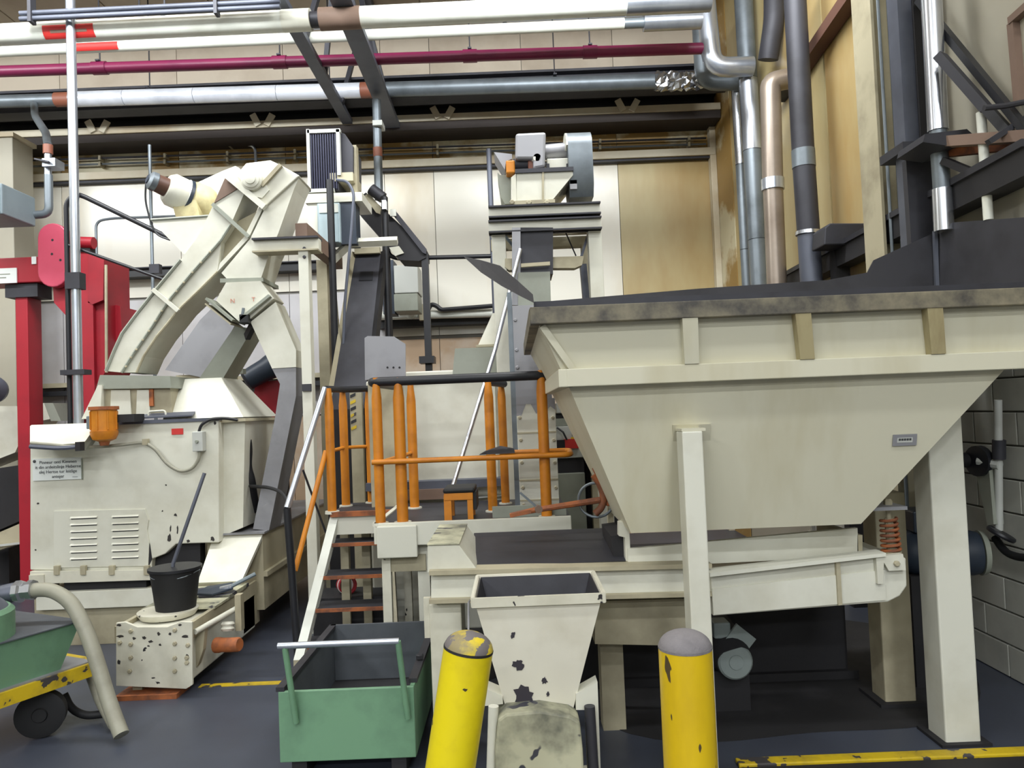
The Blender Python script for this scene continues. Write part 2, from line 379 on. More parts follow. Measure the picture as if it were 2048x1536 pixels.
# ================================================================== roof steel and overhead pipes
def girder(name, label, y, z0, z1, d, m):
    t = Thing(name, label, 'beam'); zc = (z0+z1)/2
    t.part('top_flange', wbox(LX, WX-0.05, y, y+d, z1-0.03, z1), m); t.part('web', wbox(LX, WX-0.05, y+d/2-0.02, y+d/2+0.02, z0+0.03, z1-0.03), m); t.part('bottom_flange', wbox(LX, WX-0.05, y, y+d, z0, z0+0.03), m)
girder('roof_girder', 'dark roof girder running above the galvanised pipe', 9.15, 5.62, 5.90, 0.25, DARK)
girder('roof_girder', 'deep dark roof girder tight against the back wall', 9.78, 5.52, 5.80, 0.28, DARKD)
girder('roof_girder', 'slate roof girder above the two white pipes', 6.4, 6.3, 6.65, 0.3, SLATE)
def truss(label):
    t = Thing('roof_truss', label, 'truss')
    a = P(590, 50, 7.05); b = P(720, 80, 7.25); zt = CZ-0.06
    t.part('bottom_chord', bar((a.x, 4.6, a.z), (a.x-0.06, 9.75, a.z+0.06), 0.13, 0.06), SLATE)
    t.part('bottom_chord', bar((b.x, 4.6, b.z), (b.x-0.06, 9.75, b.z+0.06), 0.19, 0.06), SLATE)
    xm = (a.x+b.x)/2; t.part('top_chord', bar((xm, 4.6, zt), (xm, 9.75, zt), 0.14, 0.1), SLATE)
    for i in range(6):
        y = 5.0+i*0.8; s = 0.4 if i % 2 else -0.4
        t.part('web_member', bar((a.x, y, a.z+0.05), (xm, y+s, zt), 0.06, 0.05), DARK)
        t.part('web_member', bar((b.x, y, b.z+0.05), (xm, y-s, zt), 0.06, 0.05), DARK)
truss('dark roof truss with two slanting chords above the filter box')
def seg(t, nm, line, Y, x0, x1, r, m, seg_=20, label=None, of=None):
    (xa, ya), (xb, yb) = line; f = lambda x: ya+(yb-ya)*(x-xa)/(xb-xa)
    return t.part(nm, cyl(P(x0, f(x0), Y), P(x1, f(x1), Y), r, seg_), m, smooth=True, label=label, of=of)
def lab(t, line, Y, x0, x1, r, m, a0, a1, of=None):
    (xa, ya), (xb, yb) = line; f = lambda x: ya+(yb-ya)*(x-xa)/(xb-xa)
    return t.part('pipe_label', arcband(P(x0, f(x0), Y), P(x1, f(x1), Y), r, a0, a1), m, of=of)
def hanger(t, p, r, m=None):
    m = m or DARK
    t.part('hanger', join(tube([(p.x, p.y, p.z+r), (p.x, p.y, CZ)], 0.008, 6), wbox(p.x-0.02, p.x+0.02, p.y-r-0.004, p.y+r+0.004, p.z+r-0.004, p.z+r+0.012)), m)
L1 = ((0, 70), (1250, 9))
t = Thing('insulated_pipe', 'thick white overhead pipe with brown wrap, uppermost across the ceiling', 'pipe')
p1 = seg(t, 'sleeve', L1, 6.7, -120, 566, 0.094, WHITE); seg(t, 'wrap', L1, 6.7, 566, 622, 0.098, CREAM); seg(t, 'wrap', L1, 6.7, 622, 640, 0.07, DARK)
seg(t, 'wrap', L1, 6.7, 640, 722, 0.1, BROWN, label='brown wrapped joint'); seg(t, 'sleeve', L1, 6.7, 722, 1252, 0.094, WHITE); seg(t, 'metal_sleeve', L1, 6.7, 1252, 1420, 0.1, GALV)
lab(t, L1, 6.7, 97, 197, 0.094, REDL, -1.1, 0.15, of=p1); lab(t, L1, 6.7, 112, 184, 0.0955, BROWN, -0.55, -0.3, of=p1)
for x in (330, 980): hanger(t, P(x, 70-61*x/1250, 6.7), 0.094)
L2 = ((0, 103), (1250, 47))
t = Thing('insulated_pipe', 'thinner white overhead pipe with a red label, second from the top', 'pipe')
p1 = seg(t, 'sleeve', L2, 7.5, -120, 1248, 0.055, WHITE); seg(t, 'metal_pipe', L2, 7.5, 1248, 1290, 0.052, GALVD); seg(t, 'metal_sleeve', L2, 7.5, 1287, 1402, 0.088, GALV)
lab(t, L2, 7.5, 155, 240, 0.055, REDL, -1.0, 0.4, of=p1)
for x in (280, 1010): hanger(t, P(x, 103-56*x/1250, 7.5), 0.055)
L3 = ((0, 143), (1400, 97))
t = Thing('sprinkler_pipe', 'plum coloured overhead pipe running under the beige ceiling', 'pipe')
seg(t, 'pipe', L3, 8.0, -120, 1410, 0.06, PURP)
for x in (200, 560, 940, 1180):
    hanger(t, P(x, 143-46*x/1400, 8.0), 0.06); seg(t, 'coupling', L3, 8.0, x-14, x+14, 0.07, PURP)
L4 = ((0, 203), (1400, 160))
t = Thing('galvanised_pipe', 'shiny galvanised overhead pipe ending in crumpled foil at the right', 'pipe')
seg(t, 'dull_section', L4, 9.0, -120, 112, 0.075, GALVD); seg(t, 'coupling', L4, 9.0, 112, 142, 0.085, COPPER); 
for x0, x1 in ((142, 250), (250, 390), (390, 555), (555, 722)): seg(t, 'sleeve', L4, 9.0, x0+0.5, x1-0.5, 0.092, mat('bright_lagging', (228, 232, 240), 0.3, 0.25, dirt=(150, 156, 168), amt=0.4, scale=3))
seg(t, 'band', L4, 9.0, 722, 745, 0.095, COPPER); seg(t, 'sleeve', L4, 9.0, 745, 1040, 0.09, GALVD); seg(t, 'sleeve', L4, 9.0, 1040, 1312, 0.09, GALVD)
f0 = P(1310, 163, 9.0); f1 = P(1402, 160, 9.0); V, Fc = tube([f0.lerp(f1, i/14) for i in range(15)], 0.10, 18)
V = [v+Vector((random.uniform(-.02, .02), random.uniform(-.022, .022), random.uniform(-.03, .03))) for v in V]
t.part('foil_wrap', (V, Fc), FOIL, label='crumpled silver foil')
for x in (300, 660, 1110): hanger(t, P(x, 203-43*x/1400, 9.0), 0.09)
t = Thing('drain_pipe', 'grey branch pipe bending down past a valve to the heater box', 'pipe')
pts = [P(68, 206, 8.98), P(70, 232, 8.6), P(92, 266, 8.0), P(96, 292, 7.6)]
t.part('upper_bend', tube(pts, 0.04, 14, 0.12), GALVD, smooth=True)
t.part('coupling', cyl(P(96, 290, 7.5), P(96, 308, 7.5), 0.046), COPPER, smooth=True)
t.part('valve_body', join(cyl(P(96, 308, 7.5), P(96, 350, 7.5), 0.034), pb(84, 316, 110, 332, 7.42, 0.16)), GALV, smooth=True)
t.part('valve_lever', bar(P(70, 318, 7.4), P(98, 324, 7.4), 0.03, 0.015), DARK)
t.part('lower_bend', tube([P(97, 350, 7.5), P(98, 428, 7.5), P(66, 430, 7.5)], 0.04, 14, 0.14), GALVD, smooth=True)
t = Thing('unit_heater', 'blue-grey sheet metal heater box hung at the left edge', 'heater')
t.part('casing', pb(-110, 368, 4, 430, 7.0, 0.5), GUM, bev=0.012); t.part('front_grille', pb(-100, 374, -2, 424, 6.985, 0.02), BLUEG); t.part('hanger', tube([P(-20, 369, 7.25), Vector((P(-20, 369, 7.25).x, 7.25, CZ))], 0.012, 6), DARK)
t = Thing('cable_duct', 'slate cable duct along the ceiling above the thick white pipe', 'cable duct')
for dy in (0, 11): t.part('conduit', cyl(P(40, 38-dy, 6.5), P(560, 13-dy, 6.5), 0.022, 10), SLATE, smooth=True)
t.part('strap', join(wbox(P(60, 30, 6.5).x, P(60, 30, 6.5).x+0.03, 6.46, 6.54, P(60, 40, 6.5).z-0.03, CZ)), DARK); t.part('strap', wbox(P(430, 20, 6.5).x, P(430, 20, 6.5).x+0.03, 6.46, 6.54, P(430, 24, 6.5).z-0.03, CZ), DARK)
# conduits on the back wall
for k, (y0, y1, r_, m, lb) in enumerate(((302, 262, 0.02, GALV, 'bright thin conduit on the back wall, uppermost of three'), (322, 276, 0.014, DARK, 'dark thin conduit on the back wall, middle of three'), (334, 288, 0.014, GALVD, 'grey thin conduit on the back wall, lowest of three'))):
    t = Thing('wall_conduit', lb, 'conduit', 'conduits across the back wall')
    if k == 0: t.part('tube', tube([P(30, y0, 9.98), P(480, y0-(y0-y1)*0.36, 9.98), P(510, y0-10, 9.98), P(512, 326, 9.98)], r_, 8, 0.08), m, smooth=True)
    else: t.part('tube', cyl(P(30, y0, 9.99), P(1412, y1, 9.99), r_, 8), m, smooth=True)
    for x in ((200, 330, 460) if k == 0 else (200, 330, 455, 590, 750, 875, 1200, 1378)):
        p = P(x, y0-(y0-y1)*(x-30)/1382, 9.97); t.part('clip', wbox(p.x-0.015, p.x+0.015, 9.95, 10.07, p.z-0.03, p.z+0.03), CREAMD)
# ================================================================== pipes in the back right corner
t = Thing('duct_riser', 'galvanised duct dropping and elbowing right beneath the white pipe sleeves', 'duct')
t.part('duct', tube([P(1405, -60, 8.0), P(1425, 135, 8.0), P(1505, 133, 8.0)], 0.105, 20, 0.17), GALV, smooth=True)
t = Thing('duct_riser', 'galvanised elbow duct behind, tucked lower against the corner', 'duct')
t.part('duct', tube([P(1400, 30, 8.6), P(1408, 165, 8.6), P(1480, 163, 8.6)], 0.10, 20, 0.16), GALVD, smooth=True); t.part('collar', cyl(P(1400, 28, 8.6), P(1400, 40, 8.6), 0.115), GALV, smooth=True)
t = Thing('duct_riser', 'tall shiny galvanised pipe running full height in the corner', 'duct')
for y0, y1, m in ((-60, 160, GALVD), (160, 302, GALV), (302, 480, GALVD), (480, 720, GALVD)):
    xx = lambda y: 1487+(y)*0.058
    t.part('section', cyl(P(xx(y0), y0, 8.15), P(xx(y1)-0.1, y1-1, 8.15), 0.10 if m is GALVD else 0.102), m, smooth=True)
t = Thing('duct_riser', 'slim shiny galvanised pipe left of the tall one in the corner', 'duct')
for y0, y1, m in ((175, 330, ALU), (330, 500, GALVD), (500, 720, GALVD)):
    xx = lambda y: 1473+(y-175)*0.054
    t.part('section', cyl(P(xx(y0), y0, 8.7), P(xx(y1), y1-1, 8.7), 0.062 if m is ALU else 0.06), m, smooth=True)
t = Thing('duct_riser', 'taupe pipe coming out of the side wall and bending down', 'duct')
t.part('pipe', tube([P(1634, 152, 6.95), P(1540, 160, 6.95)+Vector((0.12, 0, 0)), P(1540, 162, 6.95)+Vector((0, 0, -0.02)), P(1546, 380, 6.95)], 0.095, 18, 0.16), TAUPE, smooth=True)
t.part('lower_pipe', cyl(P(1546, 380, 6.95), P(1560, 720, 6.95), 0.09), TAUPE, smooth=True); t.part('band', cyl(P(1545, 358, 6.95), P(1546, 380, 6.95), 0.104), GALV, smooth=True)
q = P(1634, 152, 6.95); t.part('wall_flange', cyl(q+Vector((-0.03, 0, 0)), q+Vector((-0.01, 0, 0)), 0.15), DARK, smooth=True)
t = Thing('duct_riser', 'dark steel pipe, the thickest, standing in front of the side wall', 'duct')
t.part('pipe', cyl(P(1587, -60, 6.3), P(1606, 300, 6.3), 0.092), DARK, smooth=True); t.part('sleeve', cyl(P(1606, 300, 6.3), P(1608, 335, 6.3), 0.096), GALVD, smooth=True); t.part('pipe', cyl(P(1608, 335, 6.3), P(1617, 465, 6.3), 0.092), DARK, smooth=True)
t.part('clamp', cyl(P(1617, 463, 6.3), P(1617, 470, 6.3), 0.105), ALU, smooth=True); t.part('pipe', cyl(P(1617, 470, 6.3), P(1634, 740, 6.3), 0.09), SLATE, smooth=True)
t = Thing('duct_riser', 'short blackened pipe high in the corner behind the dark pipe', 'duct')
t.part('pipe', tube([P(1548, -60, 7.4), P(1548, 40, 7.4), P(1536, 120, 7.5)], 0.1, 16, 0.1), DARK, smooth=True)
t = Thing('wall_brace', 'brown steel brace climbing the side wall behind the dark pipe', 'brace')
t.part('angle_bar', bar(PX(1712, -20, WX-0.1), PX(1585, 165, WX-0.1), 0.12, 0.1), mat('brown_brace', (92, 62, 50), 0.7)); t.part('end_plate', bar(PX(1585, 165, WX-0.08), PX(1560, 200, WX-0.08), 0.2, 0.05), DARK)
# ================================================================== the big feed hopper on the right
def hopper():
    t = Thing('feed_hopper', 'huge cream steel feed hopper with dusty rim and ribbed upper band', 'hopper')
    YR = 3.26; YF = 3.36; YB = 3.54; rl = P(1060, 628, YR); fl = P(1132, 768, YF); bl = P(1262, 1066, YB); br = P(1722, 1048, YB); frt = P(2025, 748, YF)
    zr = rl.z; zf = fl.z+0.02; zb = (bl.z+br.z)/2; RX = 2.62; FX = 2.42
    V, Fc = frust((bl.x, br.x, YB, 4.3), zb, (fl.x, frt.x, YF, 4.85), zf); t.part('lower_cone', (V, Fc), CREAMH)
    V, Fc = frust((fl.x, FX, YF, 4.85), zf, (rl.x+0.03, RX, YR+0.05, 5.05), zr-0.02)
    Fc = [f for i, f in enumerate(Fc) if i != 1]
    up_ = t.part('upper_band', (V, Fc), CREAMH); md = up_.modifiers.new('solid', 'SOLIDIFY'); md.thickness = 0.008; md.offset = -1
    # rim bars and flange bars
    t.part('rim_bar', wbox(rl.x, RX, YR, YR+0.07, zr-0.045, zr+0.03), RIMD, bev=0.004); t.part('rim_bar', wbox(rl.x-0.002, rl.x+0.06, YR+0.071, 5.1, zr-0.045, zr+0.032), RIMD, bev=0.004); t.part('rim_lip', wbox(rl.x+0.02, RX, YR+0.01, YR+0.06, zr+0.03, zr+0.055), DARK)
    t.part('flange_bar', wbox(fl.x, FX+0.12, YF-0.05, YF+0.02, zf-0.035, zf+0.045), CREAMH, bev=0.004); t.part('flange_bar', wbox(fl.x-0.035, fl.x+0.035, YF-0.048, 4.9, zf-0.035, zf+0.045), CREAMH, bev=0.004)
    for xa, xb in ((1381, 1379), (1608, 1607), (1873, 1866)):
        p = P(xa, 640, YR); q = P(xb, 742, YF); y0 = YR+0.05; y1 = YF
        t.part('stiffener', frust((q.x-0.032, q.x+0.032, YF-0.055, YF+0.02), zf+0.045, (p.x-0.034, p.x+0.034, YR+0.004, YR+0.09), zr-0.045), mat('rust_run_paint', (168, 156, 118), 0.55, dirt=(104, 84, 48), amt=0.8, scale=6, stretch=4) if xa != 1381 else CREAMH)
    p = P(1085, 645, 3.1); q = P(1140, 742, 3.31); t.part('corner_angle', bar(Vector((rl.x+0.05, YR+0.05, zr-0.05)), Vector((fl.x+0.03, YF-0.02, zf+0.04)), 0.03, 0.03), CREAMH)
    # raised back and inner plates, grey with dust
    t.part('inner_back_plate', prism([P(x, y, 4.6) for x, y in ((1052, 655), (1090, 603), (1400, 577), (1655, 560), (1735, 545), (1748, 520), (1872, 464), (1872, 660))], (0, 0.012, 0)), DARK)
    hd = t.part('side_hood', prism([P(1872, 464, 4.6), P(1905, 445, 4.45), P(2110, 430, 3.75), P(2110, 640, 3.75), P(1872, 660, 4.6)], (0.01, 0.012, 0)), DARK)
    t.part('hood_seam', bar(P(1870, 462, 4.58), P(1874, 600, 4.58), 0.025, 0.02), SLATE, of=hd)
    t.part('spill_flap', prism([P(1068, 606, 3.2), P(1040, 592, 3.25), P(1003, 572, 3.35), P(962, 545, 3.5), P(928, 514, 3.6), P(962, 521, 3.6), P(1000, 532, 3.5), P(1035, 562, 3.35), P(1066, 590, 3.25)], (0.0, 0.02, 0.006)), DARKD, label='grey bent flap pointing left over the rim')
    # supports
    pad = t.part('pad_plate', prism([P(1346, 976, 3.535), P(1346, 850, 3.40), P(1421, 848, 3.40), P(1421, 972, 3.535)], (0, 0.03, 0)), CREAMH)
    a = P(1389, 1000, 3.3); zt = P(1389, 862, 3.3).z
    t.part('leg', wbox(a.x-0.045, a.x+0.045, 3.28, 3.40, 0, zt), CREAM, bev=0.006); t.part('leg_top_plate', wbox(a.x-0.045, a.x+0.06, 3.285, 3.50, zt, zt+0.012), CREAMH)
    a = PZ(1928, 1490, 0); x = a.x
    t.part('leg', wbox(x-0.085, x+0.085, a.y, a.y+0.16, 0, P(1905, 800, a.y).z), CREAM, bev=0.008); t.part('foot_plate', wbox(x-0.12, x+0.12, a.y-0.03, a.y+0.2, 0, 0.015), DARKD)
    a = PZ(1803, 1410, 0); t.part('leg', wbox(a.x-0.085, a.x+0.085, a.y, a.y+0.16, 0, P(1790, 985, a.y).z), CREAMD, bev=0.008)
    t.part('foot_plate', wbox(a.x-0.13, a.x+0.13, a.y-0.04, a.y+0.22, 0, 0.02), DARKD)
    # maker's plate on the sloping front
    n = Vector((0, -(zf-zb), -(YB-YF))).normalized()
    c = P(1791, 878, 3.52); c = Vector((c.x, 0, c.z)); k = (zf-c.z)/(zf-zb); c.y = YF+(YB-YF)*k
    pl = t.part('maker_plate', prism([c+Vector((sx*0.055, 0, 0))+Vector((0, -(YB-YF), (zf-zb)))*sz*0.036+n*0.004 for sx, sz in ((-1, -1), (1, -1), (1, 1), (-1, 1))], n*0.003), PLATE, label='small grey plate with print')
    t.part('plate_face', prism([c+Vector((sx*0.035, 0, 0))+Vector((0, -(YB-YF), (zf-zb)))*sz*0.015+n*0.007 for sx, sz in ((-1, -1), (1, -1), (1, 1), (-1, 1))], n*0.001), SCREEN)
    for i in range(5):
        xx = -0.024+i*0.012; t.part('plate_print', prism([c+Vector((xx+sx*0.005, 0, 0))+Vector((0, -(YB-YF), (zf-zb)))*(0.004+sz*0.007)+n*0.008 for sx, sz in ((-1, -1), (1, -1), (1, 1), (-1, 1))], n*0.0006), INK)
hopper()
# ------------------------------------------------------------------ vibrating trough under the hopper
def trough():
    t = Thing('vibrating_trough', 'long cream vibrating trough slung under the hopper, tilted up to the right', 'conveyor')
    body = t.part('side_channel', pp([(1422, 1152), (1772, 1112), (1812, 1116), (1814, 1172), (1800, 1192), (1776, 1204), (1426, 1232)], 3.62, 0.55), CREAM, bev=0.006)
    t.part('channel_lip', pp([(1420, 1146), (1772, 1106), (1772, 1113), (1420, 1154)], 3.58, 0.1), CREAM, of=body); t.part('channel_rib', pp([(1672, 1122), (1680, 1121), (1685, 1210), (1677, 1211)], 3.60, 0.03), CREAMD, of=body)
    t.part('pale_side_strip', pp([(1424, 1178), (1770, 1140), (1772, 1200), (1427, 1230)], 3.612, 0.015), CREAM, of=body)
    t.part('end_lug', pp([(1752, 1113), (1806, 1108), (1812, 1140), (1778, 1142), (1768, 1125), (1766, 1168), (1756, 1168)], 3.59, 0.03), CREAM); 
    bolt(t, P(1793, 1127, 3.585), 0.014)
    lc = t.part('side_channel', pp([(862, 1150), (1424, 1133), (1424, 1190), (862, 1206)], 3.66, 0.5), CREAM, bev=0.004)
    t.part('channel_lip', pp([(858, 1142), (1424, 1128), (1424, 1136), (858, 1151)], 3.62, 0.12), CREAMD, of=lc); t.part('channel_lip', pp([(858, 1200), (1424, 1185), (1424, 1193), (858, 1208)], 3.62, 0.12), CREAMD, of=lc)
    t.part('skirt_plate', pp([(1256, 1098), (1715, 1056), (1717, 1112), (1256, 1136)], 3.72, 0.03), CREAM); t.part('skirt_end', pp([(1715, 1070), (1725, 1070), (1725, 1112), (1715, 1112)], 3.72, 0.5), CREAMD)
    t.part('lower_body', pp([(1190, 1203), (1388, 1197), (1388, 1292), (1190, 1288)], 3.80, 0.5), CREAMD)
    t.part('end_block', pp([(855, 1092), (918, 1090), (952, 1136), (950, 1142), (855, 1146)], 3.66, 0.62), CREAM, bev=0.003); t.part('block_top', prism([P(854, 1091, 3.655), P(919, 1089, 3.655), P(919, 1089, 3.655)+Vector((0, 0.63, 0)), P(854, 1091, 3.655)+Vector((0, 0.63, 0))], (0, 0, 0.006)), DIRTY)
    t.part('trough_liner', prism([P(940, 1134, 3.72), P(945, 1105, 3.95), P(948, 1072, 4.3), P(948, 1066, 4.34), P(944, 1140, 3.8)], P(1252, 1122, 3.72)-P(940, 1134, 3.72)), DARK, label='blackened curved liner')
    t.part('liner_floor', prism([P(945, 1138, 3.68), P(1255, 1128, 3.68), P(1255, 1118, 3.9), P(945, 1128, 3.9)], (0, 0, -0.012)), DARKD)
    t.part('end_cheek', pp([(1238, 1045), (1258, 1043), (1262, 1132), (1252, 1134), (1250, 1075), (1238, 1072)], 3.74, 0.06), CREAM); t.part('cheek_plate', pp([(1222, 1072), (1250, 1068), (1252, 1134), (1228, 1134)], 3.80, 0.4), DARKD)
    t.part('leg', join(pb(860, 1208, 922, 1330, 3.7, 0.3)), CREAMC)
    o = t.parts.pop()[0]; x0 = P(860, 1260, 3.7).x; x1 = P(924, 1260, 3.7).x; bpy.data.objects.remove(o)
    t.part('leg', wbox(x0, x1, 3.70, 3.95, 0, P(890, 1208, 3.7).z), CREAMC, bev=0.006); t.part('leg', wbox(x1+0.7, x1+0.82, 4.0, 4.12, 0, P(890, 1215, 3.7).z), CREAMD)
    t.part('strap', pb(848, 1196, 866, 1276, 3.72, 0.03), CREAMC)
trough()
t = Thing('spring_hanger', 'rust-red coil spring hanger holding up the right end of the trough', 'spring')
a = P(1783, 1106, 3.68); b = P(1777, 1036, 3.68)
N_ = 7; pts = []
for i in range(N_*14+1):
    k = i/(N_*14); c = a.lerp(b, k); r_ = 0.042-0.006*k; pts.append(c+Vector((math.cos(2*math.pi*N_*k)*r_, math.sin(2*math.pi*N_*k)*r_, 0)))
t.part('coil', tube(pts, 0.0075, 6), RUST, smooth=True); t.part('rod', cyl(a-Vector((0, 0, 0.02)), P(1775, 1000, 3.68), 0.012, 10), CREAMD, smooth=True)
t.part('rod', cyl(a, b, 0.02, 10), CREAMD); t.part('top_nut', lathe(P(1776, 1014, 3.68), (0, 0, 1), [(0, 0.02), (0.03, 0.02), (0.04, 0.014)], 6), CREAMD); t.part('cross_plate', pb(1740, 1014, 1815, 1021, 3.6, 0.6), PLATE); t.part('spring_cup', lathe(a-Vector((0, 0, 0.01)), (0, 0, 1), [(0, 0.045), (0.02, 0.045)], 16), CREAMD)
t = Thing('shade_box', 'black box added to darken the space under the trough', 'housing')  # added dark box standing in for the shade below the trough
t.part('casing', wbox(0.32, 1.98, 4.62, 5.9, 0, 0.62), DARKD, bev=0.02); t.part('plinth', wbox(0.28, 2.02, 4.58, 5.95, 0, 0.05), DARKD); t.part('shade_top', wbox(0.30, 2.0, 4.6, 4.72, 0.62, 0.66), DARKD)  # all parts of the added dark box under the trough
t = Thing('drive_motor', 'grey-green motor with a round end cover under the trough', 'motor')
c = P(1469, 1322, 4.1)
t.part('body', lathe(c+Vector((0, 0.0, 0)), (-0.12, 0.9, 0.3), [(0.0, 0.10), (0.06, 0.115), (0.3, 0.115), (0.34, 0.09)], 24), DARKD, smooth=True); t.part('end_cover', lathe(c, (0.05, -1, 0.02), [(-0.01, 0.095), (0.015, 0.095), (0.025, 0.085), (0.027, 0.04), (0.033, 0.038)], 28), GREYG, smooth=True)
t.part('terminal_box', pb(1428, 1246, 1462, 1278, 4.12, 0.12), GREYG, bev=0.01); t.part('cooling_fin', bar(P(1462, 1262, 4.12), P(1500, 1292, 4.12), 0.02, 0.1), GREYG); t.part('foot', wbox(c.x-0.1, c.x+0.1, c.y+0.08, c.y+0.3, 0, c.z-0.08), DARKD)
# ------------------------------------------------------------------ funnel on its cover in front of the trough
t = Thing('small_funnel', 'white tapered steel funnel with black chipped paint patches', 'hopper')
zt = P(1075, 1192, 3.05).z; yb = PZ(1075, 1147, zt).y; x0 = P(947, 1192, 3.05).x; x1 = P(1206, 1192, 3.05).x
zb = P(1075, 1422, 3.12).z; xb0 = P(1014, 1420, 3.12).x; xb1 = P(1146, 1420, 3.12).x
V, Fc = frust((xb0, xb1, 3.12, 3.36), zb, (x0, x1, 3.05, yb), zt); Fc = [f for i, f in enumerate(Fc) if i not in (0, 1)]
o = t.part('cone', (V, Fc), mat('funnel_paint', (224, 220, 204), 0.5, dirt=(160, 150, 120), amt=0.35, scale=3)); md = o.modifiers.new('solid', 'SOLIDIFY'); md.thickness = 0.006; md.offset = -1
V, Fc = frust((xb0+.01, xb1-.01, 3.13, 3.35), zb+.012, (x0+.012, x1-.012, 3.062, yb-.012), zt-.004); Fc = [f for i, f in enumerate(Fc) if i != 1]
o2 = t.part('inner_liner', (V, Fc), DARK); md = o2.modifiers.new('solid', 'SOLIDIFY'); md.thickness = 0.003; md.offset = 0
for g in (wbox(x0-.008, x1+.008, 3.038, 3.052, zt-.035, zt+.003), wbox(x0-.008, x1+.008, yb, yb+.014, zt-.035, zt+.003), wbox(x0-.012, x0, 3.05, yb, zt-.035, zt+.003), wbox(x1, x1+.012, 3.05, yb, zt-.035, zt+.003)): t.part('rim', g, CREAMC)
def onface(px, py):
    # a point on the tapered front of the funnel
    lo, hi = 3.0, 3.2
    for _ in range(30):
        m_ = (lo+hi)/2; p = P(px, py, m_); yf = 3.05+0.07*(zt-p.z)/(zt-zb)
        if p.y < yf: lo = m_
        else: hi = m_
    return P(px, py, lo)
def patch(cx, cy, rx, ry, seed, n=17, k0=0.55):
    rd = random.Random(seed); pts = []
    for i in range(n):
        a = 2*math.pi*i/n; k = rd.uniform(k0, 1.1); pts.append(onface(cx+math.cos(a)*rx*k, cy+math.sin(a)*ry*k)+Vector((0, -0.0006, 0)))
    return prism(pts, (0, -0.0012, 0))
for cx, cy, rx, ry, sd in ((1048, 1394, 23, 26, 3), (1037, 1329, 13, 12, 5), (1089, 1361, 7, 8, 8), (1096, 1388, 4, 6, 9), (1026, 1270, 5, 9, 4)):
    t.part('bare_patch', patch(cx, cy, rx, ry, sd), mat('exposed_primer', (58, 54, 62), 0.7), of=o)
t.part('wire', tube([P(940, 1200, 3.1), P(937, 1205, 3.1), P(937, 1268, 3.0)], 0.004, 6), PLATE)
t = Thing('vibrator_cover', 'filthy white humped steel cover below the tapered funnel', 'cover')
pts = [P(988, 1560, 3.0), P(990, 1500, 3.0), P(996, 1440, 3.0), P(1012, 1428, 3.0), P(1080, 1422, 3.0), P(1140, 1432, 3.0), P(1160, 1444, 3.0), P(1166, 1500, 3.0), P(1170, 1560, 3.0)]
pts[0].z = 0.06; pts[-1].z = 0.06
t.part('hood', prism(pts, (0, 0.45, 0)), DIRTY, bev=0.01); t.part('base_flange', wbox(P(952, 1530, 2.9).x, P(1222, 1530, 2.9).x, 2.9, 3.5, 0, 0.06), CREAMC)
for pl, sgn in (((975, 1375), -1), ((1175, 1365), 1)):
    nm = 'side_bracket'
    if sgn < 0: g = pp([(972, 1378), (1005, 1392), (1006, 1408), (970, 1412)], 3.1, 0.1)
    else: g = pp([(1152, 1388), (1195, 1364), (1202, 1560), (1178, 1560), (1172, 1420), (1152, 1420)], 3.1, 0.08)
    t.part(nm, g, CREAM)
t.part('damper_tube', cyl(P(987, 1412, 3.05), Vector((P(975, 1530, 3.05).x, 3.05, 0.05)), 0.021, 14), CREAM, smooth=True); t.part('damper_tube', cyl(P(1179, 1412, 3.07), Vector((P(1188, 1530, 3.07).x, 3.07, 0.05)), 0.022, 14), DARK, smooth=True)
# ------------------------------------------------------------------ bollards
def bollard(label, bx, by, top, r_, capm, worn=False, pm=None):
    t = Thing('bollard', label, 'bollard', 'yellow bollards in front of the trough'); base = Vector((bx, by, 0)); d = (top-base); h = d.length; d.normalize()
    t.part('post', lathe(base, d, [(0, r_), (h, r_)], 32), pm or YELL, smooth=True)
    prof = [(0, r_)]+[(0.055*math.sin(a*math.pi/16), r_*math.cos(a*math.pi/16)) for a in range(1, 8)]+[(0.0555, 0.004)]
    t.part('cap', lathe(base+d*h, d, prof, 32), capm, smooth=True); t.part('cap_ring', lathe(base+d*(h-0.004), d, [(0, r_+0.001), (0.008, r_+0.001)], 32), DARKD if worn else CONCAP)
tp = P(1370, 1293, 2.5); bollard('upright yellow bollard with a bare grey dome', tp.x, 2.5, tp, 0.087, CONCAP, pm=mat('ochre_bollard_paint', (216, 182, 22), 0.35, dirt=(164, 126, 30), amt=0.5, scale=5, stretch=3, chip=(80, 66, 44), chipamt=0.07, chipscale=15))
tp = P(937, 1297, 2.45); bt = P(897, 1560, 2.45); d = tp-bt; k = tp.z/(tp.z-bt.z); bs = tp-d*k
bollard('leaning yellow bollard with a scuffed yellow dome beside the green bin', bs.x, 2.45, tp, 0.08, SCUFF, True)
# ------------------------------------------------------------------ green waste bin
t = Thing('waste_bin', 'open green steel bin on low runners with a tubular handle', 'bin')
x0, x1, y0, y1 = -1.16, -0.52, 3.58, 4.62; zb = 0.09; zt = P(700, 1378, y0).z; th = 0.02
t.part('front_panel', wbox(x0, x1, y0, y0+th, zb, zt), GREEN, bev=0.004); t.part('back_panel', wbox(x0, x1, y1-th, y1, zb, zt+0.02), GREENI)
t.part('side_panel', wbox(x0, x0+th, y0+th, y1-th, zb, zt), GREENI); t.part('side_panel', wbox(x1-th, x1, y0+th, y1-th, zb, zt), GREEN); t.part('bottom', wbox(x0+th, x1-th, y0+th, y1-th, zb, zb+0.02), DARKD)
t.part('rim', wbox(x0-.01, x0+.03, y0, y1, zt, zt+.02), DARK); t.part('rim', wbox(x1-.03, x1+.01, y0+.05, y1, zt, zt+.02), DARK)
